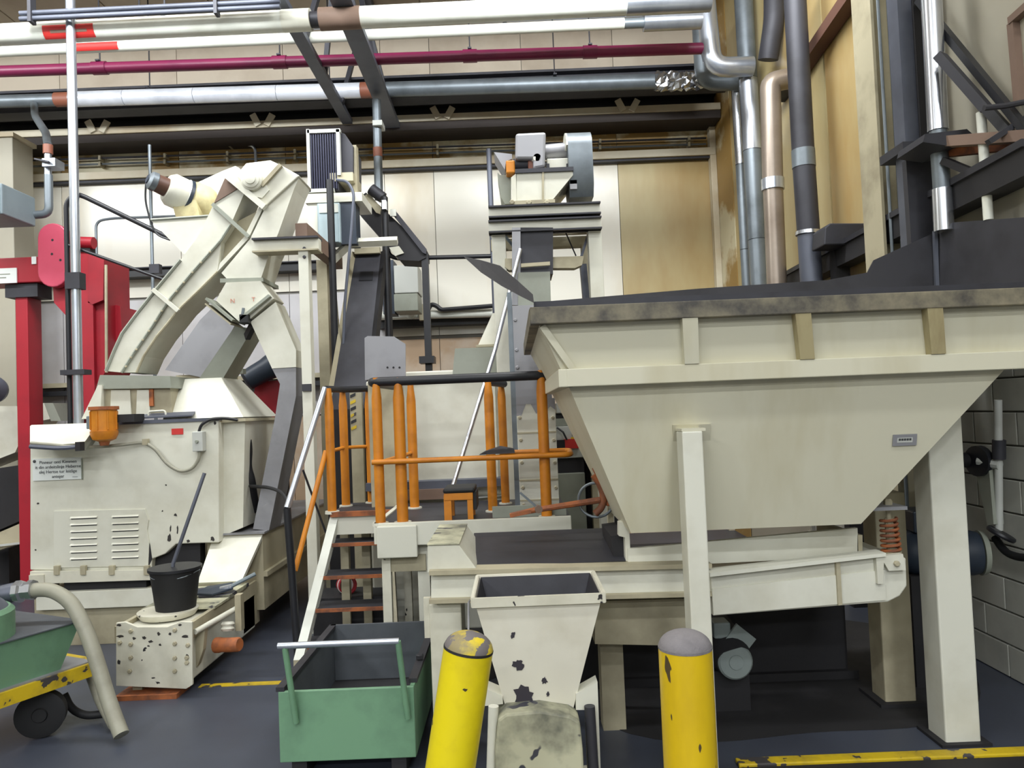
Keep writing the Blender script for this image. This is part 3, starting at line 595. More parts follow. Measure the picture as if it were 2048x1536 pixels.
for x in (x0+0.05, x1-0.12): t.part('runner', wbox(x, x+0.07, y0+0.02, y1-0.05, 0, zb), DARKD)
hz = P(680, 1287, 3.5).z; ha = P(556, 1289, 3.5); hb = P(798, 1285, 3.5)
h_ = t.part('handle_bar', cyl(Vector((ha.x, 3.5, hz)), Vector((hb.x, 3.5, hz)), 0.015, 14), GALV, smooth=True)
for x in (ha.x+0.03, hb.x-0.005):
    t.part('handle_strut', tube([(x, 3.5, hz), (x+0.025, 3.56, P(600, 1445, 3.56).z)], 0.014, 10), GREEN, smooth=True)
bolt(t, Vector((x1-0.01, 3.9, zt+0.03)), 0.02, DARK, (0, 0, 1))
# ================================================================== platform with orange railing and steps
DZ = 1.02
def platform():
    t = Thing('work_platform', 'cream steel work platform with dark deck and orange railing posts', 'platform')
    y0 = 4.70; x0 = P(757, 1050, y0).x; x1 = P(1142, 1045, y0).x
    t.part('deck', wbox(x0, x1, y0, 5.75, DZ-0.02, DZ), DARK); t.part('edge_channel', wbox(x0, x1, y0-0.03, y0, DZ-0.13, DZ+0.012), CREAM, bev=0.004)
    t.part('corner_box', wbox(x0-0.005, P(836, 1075, y0).x, y0-0.05, y0+0.12, DZ-0.20, DZ-0.005), CREAM, bev=0.006)
    t.part('kick_plate', wbox(P(985, 1030, 4.8).x, x1-0.02, 4.80, 4.83, DZ, DZ+0.07), SAGE); t.part('side_channel', wbox(x0-0.03, x0, y0, 5.75, DZ-0.12, DZ+0.01), CREAM)
    t.part('landing', wbox(P(662, 1025, 5.4).x, x0-0.03, 5.4, 5.95, DZ-0.02, DZ), DARK); t.part('landing_nosing', wbox(P(662, 1025, 5.4).x, x0-0.03, 5.37, 5.4, DZ-0.03, DZ+0.005), RUST)
    t.part('landing_fascia', wbox(P(664, 1040, 5.41).x, x0-0.03, 5.40, 5.42, DZ-0.16, DZ-0.03), CREAM)
    lx = P(763, 1150, y0).x
    for x, y in ((lx, y0+0.02), (x1-0.08, y0+0.05), (lx, 5.6), (x1-0.08, 5.6)): t.part('leg', wbox(x, x+0.055, y, y+0.055, 0, DZ-0.13), CREAMC)
    t.part('cross_rail', wbox(lx+0.055, P(850, 1120, y0).x, y0+0.03, y0+0.07, DZ-0.30, DZ-0.2), CREAMD); t.part('leg', wbox(P(834, 1160, y0).x, P(858, 1160, y0).x, y0+0.05, y0+0.1, 0, DZ-0.13), CREAM)
    # railing posts: (top pixel, bottom pixel, depth, radius, flattened head)
    posts = [((752, 765), 4.74, 0.032), ((796, 765), 4.74, 0.036), ((1082, 750), 4.74, 0.034), ((821, 775), 5.45, 0.034), ((976, 765), 5.1, 0.032), ((1002, 768), 5.5, 0.03), ((657, 785), 5.42, 0.032), ((685, 785), 5.75, 0.032), ((736, 785), 5.9, 0.03)]
    for (px, py), Y, r_ in posts:
        p = P(px, py, Y)
        t.part('railing_post', lathe((p.x, Y, DZ), (0, 0, 1), [(0, r_), (p.z-DZ-0.10, r_), (p.z-DZ-0.02, r_*0.72), (p.z-DZ+0.03, r_*0.6)], 16), ORANGE, smooth=True)
        t.part('post_socket', lathe((p.x, Y, DZ-0.01), (0, 0, 1), [(0, r_+0.02), (0.02, r_+0.018)], 16), CREAM)
    zt = P(900, 758, 4.74).z
    a = P(742, 766, 4.74); b = P(1094, 748, 4.74); A = Vector((a.x, 4.74, zt)); B = Vector((b.x, 4.74, zt))
    t.part('hand_rail', tube([A+Vector((0.02, 0.75, 0)), A, B, B+Vector((-0.02, 0.75, 0))], 0.03, 14, 0.06), BLACK, smooth=True); t.part('hand_rail', cyl(P(976, 764, 5.1), P(1008, 768, 5.5), 0.026, 12), BLACK, smooth=True)
    t.part('hand_rail', tube([P(652, 778, 5.42), P(690, 779, 5.75), P(742, 777, 5.9)], 0.024, 12), BLACK, smooth=True); 
    zm = P(940, 917, 4.69).z; a = P(744, 927, 4.69); b = P(1142, 908, 4.69)
    t.part('mid_rail', tube([Vector((a.x, 4.69, zm)), Vector((b.x, 4.69, zm)), Vector((b.x+0.01, 4.95, zm+0.012)), Vector((b.x-0.45, 4.95, zm+0.012))], 0.017, 12, 0.05), ORANGE, smooth=True)
    t.part('mid_rail', tube([P(650, 905, 5.42), P(690, 895, 5.75), P(736, 893, 5.9)], 0.014, 10), ORANGE, smooth=True); t.part('mid_rail', tube([P(760, 925, 4.76), P(824, 906, 5.45)], 0.014, 10), ORANGE, smooth=True)
    q = P(995, 902, 4.7); t.part('rail_pad', prism([P(958, 910, 4.68), P(1030, 906, 4.68), P(1028, 898, 4.72), P(1000, 893, 4.78), P(970, 903, 4.72)], (0, 0.10, 0.0)), DARK)
platform()
t = Thing('stair', 'steep steel steps with rust-edged treads and pale stringer climbing to the platform', 'stairs')
tr = [(650, 766, 1085, 5.33), (640, 772, 1150, 5.20), (627, 776, 1215, 5.10), (598, 780, 1288, 5.0)]
for a_, b_, y, Y in tr:
    p = P(a_, y+3, Y); q = P(b_, y-2, Y); z = (p.z+q.z)/2
    o = t.part('tread', wbox(p.x, q.x, Y, Y+0.22, z-0.025, z), DARK); t.part('nosing', wbox(p.x, q.x, Y-0.012, Y, z-0.022, z+0.002), RUST, of=o)
p = P(671, 1032, 5.42); q = P(596, 1320, 4.92); q2 = Vector((q.x, q.y, 0.06))
t.part('stringer', prism([p+Vector((-0.03, 0, 0.03)), p+Vector((0.03, 0, 0.03)), q+Vector((0.03, 0, 0)), q+Vector((-0.03, 0, 0))], (0, 0.05, -0.04)), WHITE); t.part('stringer', prism([P(768, 1060, 5.45), P(784, 1060, 5.45), P(800, 1330, 4.98), P(784, 1330, 4.98)], (0, 0.05, -0.04)), CREAMD)
t.part('foot', wbox(q.x-0.03, q.x+0.03, q.y, q.y+0.06, 0, q.z), CREAMD); xx = P(690, 1180, 5.6).x
t.part('back_post', wbox(xx-0.03, xx+0.03, 5.62, 5.68, 0, DZ-0.02), CREAMD); t.part('back_post', wbox(xx+0.13, xx+0.19, 5.62, 5.68, 0, DZ-0.02), CREAMD)
h = t.part('hand_rail', tube([P(650, 776, 5.42), P(574, 1016, 5.05)], 0.022, 12), GALV, smooth=True); e = P(574, 1016, 5.05)
t.part('rail_post', tube([e, Vector((e.x+0.05, e.y, 0.0))], 0.026, 12), BLACK, smooth=True); t.part('mid_rail', tube([P(652, 902, 5.42), P(590, 1142, 5.1)], 0.018, 10), ORANGE, smooth=True); t.part('brace', tube([P(606, 940, 5.3), P(652, 1066, 5.5)], 0.008, 6), DARK)
t = Thing('step_stool', 'small orange stool with a black padded top on the platform', 'stool')
Y = 4.62; zf = DZ
def sb(x0, y0, x1, y1, Y, d): return pb(x0, y0, x1, y1, Y, d)
for x0, x1 in ((888, 903), (935, 946)):
    p = P(x0, 1015, 4.76); q = P(x1, 1015, 4.76); t.part('leg', wbox(p.x, q.x, 4.76, 4.80, DZ, P(915, 990, 4.76).z), ORANGE); t.part('leg', wbox(p.x, q.x, 4.98, 5.02, DZ, P(915, 990, 4.76).z), ORANGE)
p = P(888, 995, 4.76); q = P(946, 995, 4.76); zt = P(915, 986, 4.76).z
t.part('front_rail', wbox(p.x, q.x, 4.755, 4.80, zt-0.045, zt), ORANGE, bev=0.003); t.part('side_rail', wbox(q.x-0.03, q.x, 4.8, 5.0, zt-0.045, zt), DARKD); t.part('padded_top', wbox(p.x-0.005, q.x+0.012, 4.745, 5.05, zt, zt+0.03), RUBBER, bev=0.012); t.part('skirt', wbox(q.x, q.x+0.02, 4.77, 5.05, zt-0.11, zt), RUBBER)
one('pole', tube([P(1041, 498, 5.7), P(990, 700, 5.55), P(905, 975, 5.3)], 0.0165, 12), ALU, 'long bright metal pole leaning across the platform', 'pole', smooth=True)
# ------------------------------------------------------------------ cream cabinet behind the platform and what stands on it
t = Thing('machine_cabinet', 'cream machine cabinet with a red sticker behind the platform railing', 'cabinet')
x0 = P(736, 900, 5.95).x; x1 = P(1000, 900, 5.95).x; zt = P(870, 757, 5.95).z
t.part('body', wbox(x0, x1, 5.95, 6.6, 0, zt), CREAM, bev=0.015); t.part('top_lid', wbox(P(812, 745, 5.95).x, x1, 5.92, 6.62, zt, zt+0.06), CREAM, bev=0.01)
t.part('front_sheet', wbox(P(822, 860, 5.94).x, x1-0.02, 5.935, 5.95, DZ+0.02, zt-0.02), CREAM); t.part('sticker', pb(765, 792, 788, 804, 5.925, 0.004), REDL)
t.part('sill', wbox(x0, x1, 5.80, 5.95, DZ+0.10, DZ+0.16), SLATE); t.part('sill_board', wbox(x0+0.1, x1-0.25, 5.78, 5.80, DZ+0.02, DZ+0.1), BROWN)
t = Thing('grey_guard_plate', 'light grey guard plate with a clipped corner and row of holes', 'panel')
t.part('plate', pp([(730, 760), (729, 676), (735, 672), (788, 673), (811, 688), (811, 752)], 5.6, 0.015), PLATE); 
for x in (775, 787, 799): t.part('hole', lathe(P(x, 735, 5.6), (0, -1, 0), [(-0.001, 0.008), (0.002, 0.008)], 10), DARKD)
t.part('stand', wbox(P(735, 760, 5.61).x, P(805, 760, 5.61).x, 5.615, 5.64, DZ, P(770, 758, 5.61).z), CREAMD)
one('sage_panel', pp([(905, 750), (910, 697), (985, 694), (1002, 700), (1002, 752)], 5.9, 0.02), SAGE, 'sage grey metal panel standing on the cabinet lid', 'panel')
# ------------------------------------------------------------------ bucket elevator in the middle, with its frame
def elevator():
    t = Thing('bucket_elevator', 'cream bucket elevator with bolted casing and motor head under the wall conduits', 'elevator')
    Y = 5.3; x0 = P(1034, 850, Y).x; x1 = P(1112, 850, Y).x
    zt = P(1060, 610, Y).z; zm = P(1075, 800, Y).z
    c = t.part('lower_casing', wbox(x0, x1, Y, Y+0.42, 0.0, zm), CREAM, bev=0.004); u = t.part('steel_casing', wbox(x0, x1-0.02, Y, Y+0.4, zm, zt), PLATE)
    t.part('boot', wbox(x0-0.02, P(1143, 1060, 5.2).x, 5.16, 5.8, DZ-0.3, P(1090, 1040, 5.2).z), CREAM, bev=0.006)
    # ragged paint edge
    rd = random.Random(2); pts = []
    for i in range(9): pts.append((x0+(x1-x0)*i/8, Y-0.0015, zm-0.02-rd.uniform(0, 0.09)))
    t.part('bare_steel_edge', prism([(x0, Y-0.0015, zm+0.01)]+pts+[(x1, Y-0.0015, zm+0.01)], (0, 0.001, 0)), PLATE, of=c)
    for py in (640, 700, 735, 835, 880, 925, 975, 1010):
        for px, m_ in ((1040, 1), (1106, 1)):
            if py < 790 and px > 1100: continue
            p = P(px+(py-850)*0.045, py, Y); bolt(t, Vector((p.x, Y, p.z)), 0.013, CREAMD if py > 800 else PLATE)
    for py in (865, 905, 960, 1000): z = P(1075, py, Y).z; t.part('casing_seam', wbox(x0, x1, Y-0.004, Y, z-0.006, z+0.006), CREAMD)
    t.part('side_rail', wbox(x0-0.035, x0, Y+0.02, Y+0.07, 0.6, zt+0.1), GALVD)
    # upper legs of the casing
    t.part('upper_casing', pp([(1036, 612), (1036, 545), (1100, 543), (1102, 610)], 5.7, 0.3), SAGE); t.part('inner_casing', pp([(1040, 548), (1040, 455), (1106, 455), (1106, 548)], 5.75, 0.3), DARK)
    t.part('casing_angle', pp([(1024, 610), (1024, 455), (1041, 455), (1041, 610)], 5.72, 0.05), PLATE); t.part('door_bar', pp([(1042, 527), (1100, 523), (1100, 530), (1042, 534)], 5.68, 0.03), CREAMD)
    # frame
    for x0p, x1p, yb in ((982, 1010, 0), (1176, 1203, 0)):
        a = P(x0p+5, 570, 5.8); b = P(x1p+5, 570, 5.8); zz = P(1090, 460, 5.8).z
        t.part('column', wbox(a.x, b.x, 5.8, 5.92, 0, zz), CREAM, bev=0.004); t.part('column', wbox(a.x, b.x, 6.35, 6.47, 0, zz), CREAMD)
    for ya, yb, d in ((408, 432, 0), (437, 462, 0.005)):
        pl = P(977, (ya+yb)/2+3, 5.74); pr_ = P(1201+d*400, (ya+yb)/2-5, 5.74); za = P(1090, ya, 5.74).z; zb = P(1090, yb, 5.74).z
        bm_ = t.part('beam', wbox(pl.x, pr_.x, 5.76, 5.80, zb, za), CREAM); t.part('beam_flange', wbox(pl.x, pr_.x, 5.72, 5.84, za-0.012, za), DARK, of=bm_); t.part('beam_flange', wbox(pl.x, pr_.x, 5.72, 5.84, zb, zb+0.012), DARK, of=bm_)
        t.part('beam', wbox(pl.x, pr_.x, 6.38, 6.42, zb, za), CREAMD)
    for x in (1000, 1180): pa = P(x, 410, 5.8); t.part('deck_bar', wbox(pa.x-0.05, pa.x+0.05, 5.84, 6.4, pa.z-0.08, pa.z), CREAMD)
    for g in (pp([(1010, 517), (1028, 517), (1028, 540), (1018, 540), (1010, 534)], 5.78, 0.1), pp([(1102, 514), (1168, 512), (1164, 530), (1150, 536), (1104, 536)], 5.78, 0.1)): t.part('cradle_plate', g, CREAMD)
    t.part('brace', tube([P(1130, 462, 6.0), P(1152, 512, 6.0)], 0.006, 6), DARK); t.part('brace', bar(P(1176, 470, 5.95), P(1162, 515, 5.95), 0.03, 0.02), SLATE); t.part('brace', bar(P(1166, 530, 6.1), P(1172, 600, 6.1), 0.1, 0.05), SLATE); t.part('brace', bar(P(1008, 470, 5.95), P(1026, 492, 5.95), 0.03, 0.02), GUM)
    # head
    hd = t.part('head_casing', pp([(1033, 402), (1033, 345), (1145, 340), (1146, 350), (1105, 400)], 5.78, 0.5), CREAM); t.part('head_rib', pp([(1084, 400), (1084, 344), (1088, 344), (1088, 400)], 5.765, 0.02), CREAMD, of=hd); t.part('head_flange', pp([(1030, 346), (1030, 338), (1147, 333), (1147, 341)], 5.76, 0.54), DARK, of=hd); t.part('head_flange', pp([(1022, 410), (1022, 402), (1110, 398), (1110, 405)], 5.75, 0.5), CREAMD, of=hd)
    t.part('side_stiffener', pp([(1024, 405), (1022, 355), (1032, 347), (1033, 404)], 5.77, 0.06), CREAM); 
    for x in (1024, 1058, 1094): bolt(t, P(x, 405, 5.745), 0.02, CREAMD)
    t.part('tail_chute', pp([(995, 345), (1000, 350), (1022, 350), (1022, 408), (1010, 408), (1002, 394)], 5.95, 0.35), SAGE); t.part('tail_guard', pp([(988, 304), (1024, 308), (1024, 318), (1012, 322), (1010, 340)], 5.9, 0.3), PLATE)
    t.part('belt_guard', pp([(1030, 318), (1031, 266), (1092, 263), (1090, 334), (1066, 338), (1066, 318)], 5.8, 0.25), PLATE, bev=0.02); t.part('orange_bearing', pb(1012, 320, 1030, 346, 5.84, 0.15), ORANGE, bev=0.01)
    t.part('gear_motor', cyl(P(1026, 330, 5.9), P(1060, 329, 5.9), 0.047), DARK, smooth=True); t.part('gear_box', pb(1056, 312, 1072, 340, 5.84, 0.15), COPPER, bev=0.008); t.part('bearing_cap', lathe(P(1074, 318, 5.84), (0, -1, 0), [(-0.05, 0.045), (0.02, 0.045), (0.04, 0.03)], 16), CREAM, smooth=True)
    t.part('shaft_cover', cyl(P(1090, 305, 6.0), P(1142, 300, 6.0), 0.062), PLATE, smooth=True); t.part('bearing_block', pb(1094, 316, 1142, 338, 5.9, 0.2), CREAM, bev=0.008)
    for x in (1096, 1136): t.part('bearing_stud', pb(x-3, 327, x+3, 338, 5.88, 0.03), DARK)
    p = P(1132, 302, 6.0); q = P(1179, 300, 6.0)
    t.part('pulley_guard', join(prism([(p.x, 5.83+0.17-0.20*math.cos(a), p.z-0.02+0.15*math.sin(a)) for a in [i*math.pi/10 for i in range(11)]]+[(p.x, 6.2, p.z-0.33), (p.x, 6.12, p.z-0.42), (p.x, 5.86, p.z-0.42), (p.x, 5.80, p.z-0.33)], (q.x-p.x, 0, 0))), GALVD, smooth=True, label='rounded grey pulley guard')
    t.part('guard_face', prism([(p.x-0.012, 5.83+0.17-0.20*math.cos(a), p.z-0.02+0.15*math.sin(a)) for a in [i*math.pi/10 for i in range(11)]], (0.012, 0, 0)), CREAM); t.part('guard_handle', pb(1140, 360, 1154, 378, 5.80, 0.03), PLATE)
    # cream spout at the left of the column
    t.part('discharge_spout', frust((P(957, 690, 6.05).x, P(1000, 690, 6.05).x, 6.0, 6.3), P(980, 690, 6.05).z, (P(985, 625, 6.05).x, P(1004, 625, 6.05).x, 6.1, 6.3), P(980, 625, 6.05).z), CREAM)
    t.part('spout_flange', wbox(P(953, 690, 6.05).x, P(1003, 690, 6.05).x, 5.98, 6.32, P(980, 692, 6.05).z-0.01, P(980, 690, 6.05).z), CREAMD)
elevator()
# ------------------------------------------------------------------ control boxes between elevator and hopper
t = Thing('control_cabinet', 'grey control cabinet with red switch block beside the elevator', 'cabinet')
Y = 6.4
t.part('upper_box', pb(1112, 805, 1168, 826, Y, 0.3), SCREEN, bev=0.01); t.part('gap_bar', pb(1112, 826, 1170, 836, Y+0.03, 0.25), DARKD); t.part('middle_box', pb(1112, 836, 1178, 851, Y, 0.3), SAGE)
pn = t.part('panel_face', pb(1113, 852, 1168, 916, Y-0.02, 0.25), SCREEN, bev=0.006); t.part('red_switch', pb(1128, 878, 1157, 897, Y-0.04, 0.05), REDL, of=pn); t.part('black_switch', pb(1113, 880, 1130, 897, Y-0.045, 0.05), BLACK, of=pn); t.part('yellow_strip', pb(1142, 874, 1166, 879, Y-0.03, 0.02), YELLD, of=pn)
for x in (1146, 1154):
    for y in (853, 861, 868): t.part('indicator', pb(x-2, y-2, x+3, y+3, Y-0.03, 0.02), DARK, of=pn)
t.part('cable', tube([P(1114, 855, Y-0.05), P(1126, 864, Y-0.06), P(1134, 880, Y-0.06)], 0.008, 8), BLACK); t.part('dark_box', pb(1113, 916, 1168, 948, Y+0.02, 0.2), DARK); 
a = P(1114, 1000, Y).x; b = P(1172, 1000, Y).x; t.part('lower_box', wbox(a, b, Y, Y+0.3, 0, P(1140, 946, Y).z), SAGE, bev=0.008)
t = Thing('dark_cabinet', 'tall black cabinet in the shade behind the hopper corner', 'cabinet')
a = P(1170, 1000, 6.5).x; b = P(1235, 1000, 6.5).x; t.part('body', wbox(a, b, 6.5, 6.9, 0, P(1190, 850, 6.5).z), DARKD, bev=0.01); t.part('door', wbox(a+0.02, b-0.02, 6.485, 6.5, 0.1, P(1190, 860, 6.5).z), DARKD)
t = Thing('lever_assembly', 'rusty orange lever with a curved arm beside the hopper outlet', 'lever')
Y = 4.15
t.part('lever_bar', tube([P(1022, 1030, Y), P(1070, 1020, Y), P(1200, 1000, Y)], 0.013, 8, r2=0.018), RUST); t.part('grip', bar(P(1020, 1031, Y), P(1062, 1022, Y), 0.04, 0.02), RUST); t.part('joint', lathe(P(1076, 1018, Y), (0.2, -1, 0), [(-0.02, 0.022), (0.02, 0.022)], 12), BROWN, smooth=True); t.part('link', bar(P(1076, 1016, Y), P(1040, 985, Y), 0.012, 0.012), GALVD)
t.part('curved_arm', tube([P(1187, 950, Y), P(1200, 968, Y), P(1208, 992, Y), P(1204, 1015, Y), P(1190, 1028, Y)], 0.02, 10, 0.04), RUST, smooth=True); t.part('counter_roll', cyl(P(1188, 945, Y), P(1224, 926, Y), 0.026), RUST, smooth=True)
rc = P(1192, 1000, Y+0.05); t.part('ring', tube([rc+Vector((math.cos(k*math.pi/12)*0.095, math.cos(k*math.pi/12)*-0.03, math.sin(k*math.pi/12)*0.095)) for k in range(25)], 0.008, 8), GALVD, smooth=True); t.part('pivot_block', pb(1212, 990, 1242, 1012, Y, 0.1), RUST, bev=0.006); x = P(1220, 1000, Y+0.12).x
t.part('support_post', wbox(x-0.015, x+0.015, Y+0.12, Y+0.16, 0, P(1220, 935, Y).z), CREAMD)
# ================================================================== big cream machine on the left
def left_machine():
    t = Thing('mixer_cabinet', 'large cream machine cabinet with louvred panel and handwritten sign', 'machine')
    Y = 5.9
    body = t.part('body', pp([(60, 1140), (60, 850), (437, 838), (438, 1085), (352, 1088), (330, 1108), (304, 1118), (302, 1142)], Y, 0.95), CREAM, bev=0.008)
    t.part('rear_body', pp([(300, 1000), (300, 845), (436, 842), (437, 1050)], Y+0.2, 0.9), CREAM); 
    t.part('top_plate', pp([(180, 848), (240, 842), (438, 835), (438, 841), (180, 852)], Y-0.015, 0.98), SLATE)
    lv = t.part('louvre_panel', pp([(107, 1136), (107, 1022), (290, 1018), (297, 1040), (294, 1060), (298, 1085), (296, 1132)], Y-0.012, 0.012), CREAM, bev=0.002)
    t.part('panel_crack', pp([(291, 1018), (296, 1040), (292, 1062), (300, 1090), (304, 1118), (297, 1134), (296, 1090), (288, 1062)], Y-0.004, 0.005), DARKD)
    src = None
    for cx in (168, 251):
        for k in range(7):
            y = 1036+k*13.6; p = P(cx, y-(cx-168)*0.03, Y-0.012)
            if src is None: src = t.part('louvre', prism([(p.x-0.105, Y-0.012, p.z+0.014), (p.x-0.105, Y-0.026, p.z+0.001), (p.x-0.105, Y-0.012, p.z)], (0.21, 0, 0)), CREAM, of=lv); off = src.location-p; sl = t.part('louvre_slot', wbox(p.x-0.1, p.x+0.1, Y-0.014, Y-0.012, p.z-0.008, p.z), DARK, of=lv); of2 = sl.location-p
            else: t.copy(src, p+off, of=lv); t.copy(sl, p+of2, of=lv)
    t.part('base_sill', pp([(60, 1143), (303, 1140), (304, 1160), (60, 1168)], Y-0.03, 0.5), CREAMC)
    for x in (112, 165, 222, 292): t.part('sill_clip', pb(x-5, 1132, x+5, 1150, Y-0.045, 0.03), CREAMD)
    x0 = P(130, 1200, Y).x; x1 = P(304, 1200, Y).x; za = P(200, 1180, Y).z
    t.part('plinth', wbox(P(62, 1200, Y).x, x1+0.05, Y+0.04, Y+0.8, 0, za), CREAMD); t.part('plinth_rail', wbox(P(75, 1200, Y).x, x1+0.02, Y-0.02, Y+0.04, P(200, 1215, Y).z, za), CREAM, bev=0.004); t.part('corner_foot', pb(58, 1150, 88, 1190, Y-0.04, 0.2), CREAMC)
    t.part('recess_shade', pp([(302, 1088), (400, 1086), (402, 1175), (302, 1175)], Y+0.06, 0.1), DARKD)  # dark panel painted in as the shade inside the opening
    t.part('slot_shade', pp([(128, 1160), (292, 1158), (293, 1182), (128, 1184)], Y+0.03, 0.3), DARKD)  # dark block that fills the slot with painted shade
    # tilted cover and cable bundle at the top left
    t.part('tilted_cover', prism([P(60, 892, 5.62), P(165, 886, 5.62), P(184, 872, 5.7), P(178, 846, 5.9), P(60, 852, 5.9)], (0, 0.05, -0.02)), CREAM); t.part('cover_end', prism([P(165, 890, 5.62), P(182, 866, 5.68), P(186, 878, 5.72), P(170, 900, 5.64)], (0, 0.06, 0)), SAGE)
    # sign, sticker
    sg = t.part('sign_plate', pb(65, 916, 163, 960, Y-0.012, 0.011), PAPER, label='white sign with faint handwriting')
    c = P(114, 938, Y-0.014); rr = (1, 0, 0)
    for i, s_ in enumerate(('Pinneur onti Kimmen', 'it din ardeitslinje Heberne', 'slej Hertse tur leitlige', 'antejer')):
        text(s_, P(116, 924+i*9.6, Y-0.014), 0.034, INK, t, name='handwriting', of=sg)
    t.part('sign_dot', lathe(P(69, 923, Y-0.012), (0, -1, 0), [(0, 0.012), (0.003, 0.012)], 12), INK, of=sg); t.part('sign_edge', pb(162, 917, 164, 959, Y-0.016, 0.016), SAGE, of=sg); text('—', P(150, 953, Y-0.014), 0.04, INK, t, name='handwriting', of=sg)
    t.part('red_sticker', pb(343, 857, 366, 869, Y-0.006, 0.006), REDL)
    CH = mat('bare_chip', (52, 48, 46), 0.7); rd = random.Random(11)
    def chips(lst, yy, of):
        for cx, cy, rx, ry in lst:
            pts = [P(cx+math.cos(k*math.pi/5)*rx*rd.uniform(0.5, 1.1), cy+math.sin(k*math.pi/5)*ry*rd.uniform(0.5, 1.1), yy) for k in range(10)]
            t.part('paint_chip', prism(pts, (0, 0.001, 0)), CH, of=of)
    chips(((338, 1076, 5, 9), (341, 1058, 2, 8), (355, 1060, 2, 11), (351, 1030, 4, 4), (376, 1082, 4, 4), (425, 1078, 5, 5), (332, 970, 3, 2), (325, 1022, 2, 2), (76, 1007, 3, 2), (430, 846, 3, 4), (71, 1100, 2, 2)), Y-0.0016, body)
    # hood and conveyor foot on top
    zb = P(400, 838, 5.98).z; zt = P(390, 757, 6.25).z
    t.part('hood', frust((P(325, 838, 5.98).x, P(487, 838, 5.98).x, 5.98, 6.85), zb, (P(338, 757, 6.25).x, P(443, 757, 6.25).x, 6.25, 6.7), zt), CREAM, bev=0.006)
    t.part('side_shelf', pp([(437, 838), (490, 836), (492, 842), (437, 846)], 5.95, 0.9), CREAMD)
    t.part('side_wall', pp([(438, 842), (490, 840), (486, 1055), (438, 1075)], 6.0, 0.85), CREAM)
    t.part('inspection_lid', prism([P(275, 838, 5.92), P(385, 832, 5.92), P(392, 824, 6.05), P(285, 828, 6.05)], (0, 0, 0.01)), SLATE)
    t.part('lid_handle', tube([P(297, 832, 5.97), P(298, 823, 5.97), P(330, 821, 5.97), P(332, 831, 5.97)], 0.008, 8, 0.03), CREAM, smooth=True)
    # switch box, conduit hose
    t.part('switch_box', pb(384, 863, 405, 903, Y-0.07, 0.07), SCREEN, bev=0.006); t.part('switch_knob', lathe(P(394, 883, Y-0.07), (0, -1, 0), [(0, 0.014), (0.015, 0.012)], 14), SAGE, smooth=True)
    t.part('conduit_hose', tube([P(62, 886, 5.6), P(150, 894, 5.6), P(200, 894, 5.78), P(250, 889, 5.84), P(288, 884, 5.86), P(310, 897, 5.86), P(335, 930, 5.86), P(362, 944, 5.86), P(385, 938, 5.86), P(398, 918, 5.86), P(400, 903, 5.86)], 0.013, 10, 0.12), HOSE, smooth=True)
    t.part('cable', tube([P(60, 893, 5.58), P(120, 897, 5.58), P(160, 893, 5.6)], 0.016, 8, 0.1), SLATE, smooth=True); t.part('hose_clip', pb(150, 884, 160, 902, 5.56, 0.06), DARKD); t.part('hose_clip', pb(284, 878, 294, 890, 5.84, 0.04), CREAMD)
    t.part('cable', tube([P(398, 863, 5.86), P(402, 850, 5.86), P(420, 838, 5.86), P(450, 836, 5.9), P(475, 840, 5.95)], 0.012, 8, 0.1), BLACK, smooth=True)
    # corrugated black sleeve on the side
    xs_ = P(497, 900, 6.1); pts = []
    t.part('bellows', tube([P(492, 880, 6.15), P(494, 900, 6.15), P(492, 935, 6.15), P(500, 960, 6.15), P(503, 985, 6.2), P(510, 1020, 6.3)], 0.045, 12, 0.1), RUBBER, smooth=True); t.part('cable', tube([P(500, 972, 6.1), P(540, 975, 5.9), P(566, 985, 5.8), P(578, 1010, 5.7)], 0.014, 8, 0.1), RUBBER, smooth=True)
    return t
left_machine()
t = Thing('orange_motor', 'small vertical orange motor mounted on the cabinet corner', 'motor')
c = P(209, 888, 5.72); k = 5.72/1500
t.part('shaft', lathe(c, (0, 0, 1), [(-0.012, 0.03), (0.02, 0.04)], 16), RUST, smooth=True); t.part('end_bell', lathe(c, (0, 0, 1), [(0.02, 0.045), (0.035, 0.08), (0.07, 0.096), (0.10, 0.098)], 28), ORANGE, smooth=True); t.part('body', lathe(c, (0, 0, 1), [(0.10, 0.092), (0.26, 0.092)], 28), ORANGE, smooth=True)
t.part('flange', lathe(c, (0, 0, 1), [(0.26, 0.105), (0.285, 0.105)], 28), RUST, smooth=True); t.part('terminal_box', pb(172, 832, 188, 858, 5.68, 0.1), GUM, bev=0.006); t.part('mount_bracket', wbox(c.x+0.05, c.x+0.22, 5.74, 5.9, c.z+0.16, c.z+0.22), DARKD)
for i in range(8):
    a = math.pi*2*i/8; t.part('cooling_fin', bar(c+Vector((math.cos(a)*0.095, math.sin(a)*0.095, 0.11)), c+Vector((math.cos(a)*0.095, math.sin(a)*0.095, 0.25)), 0.01, 0.008), ORANGE)
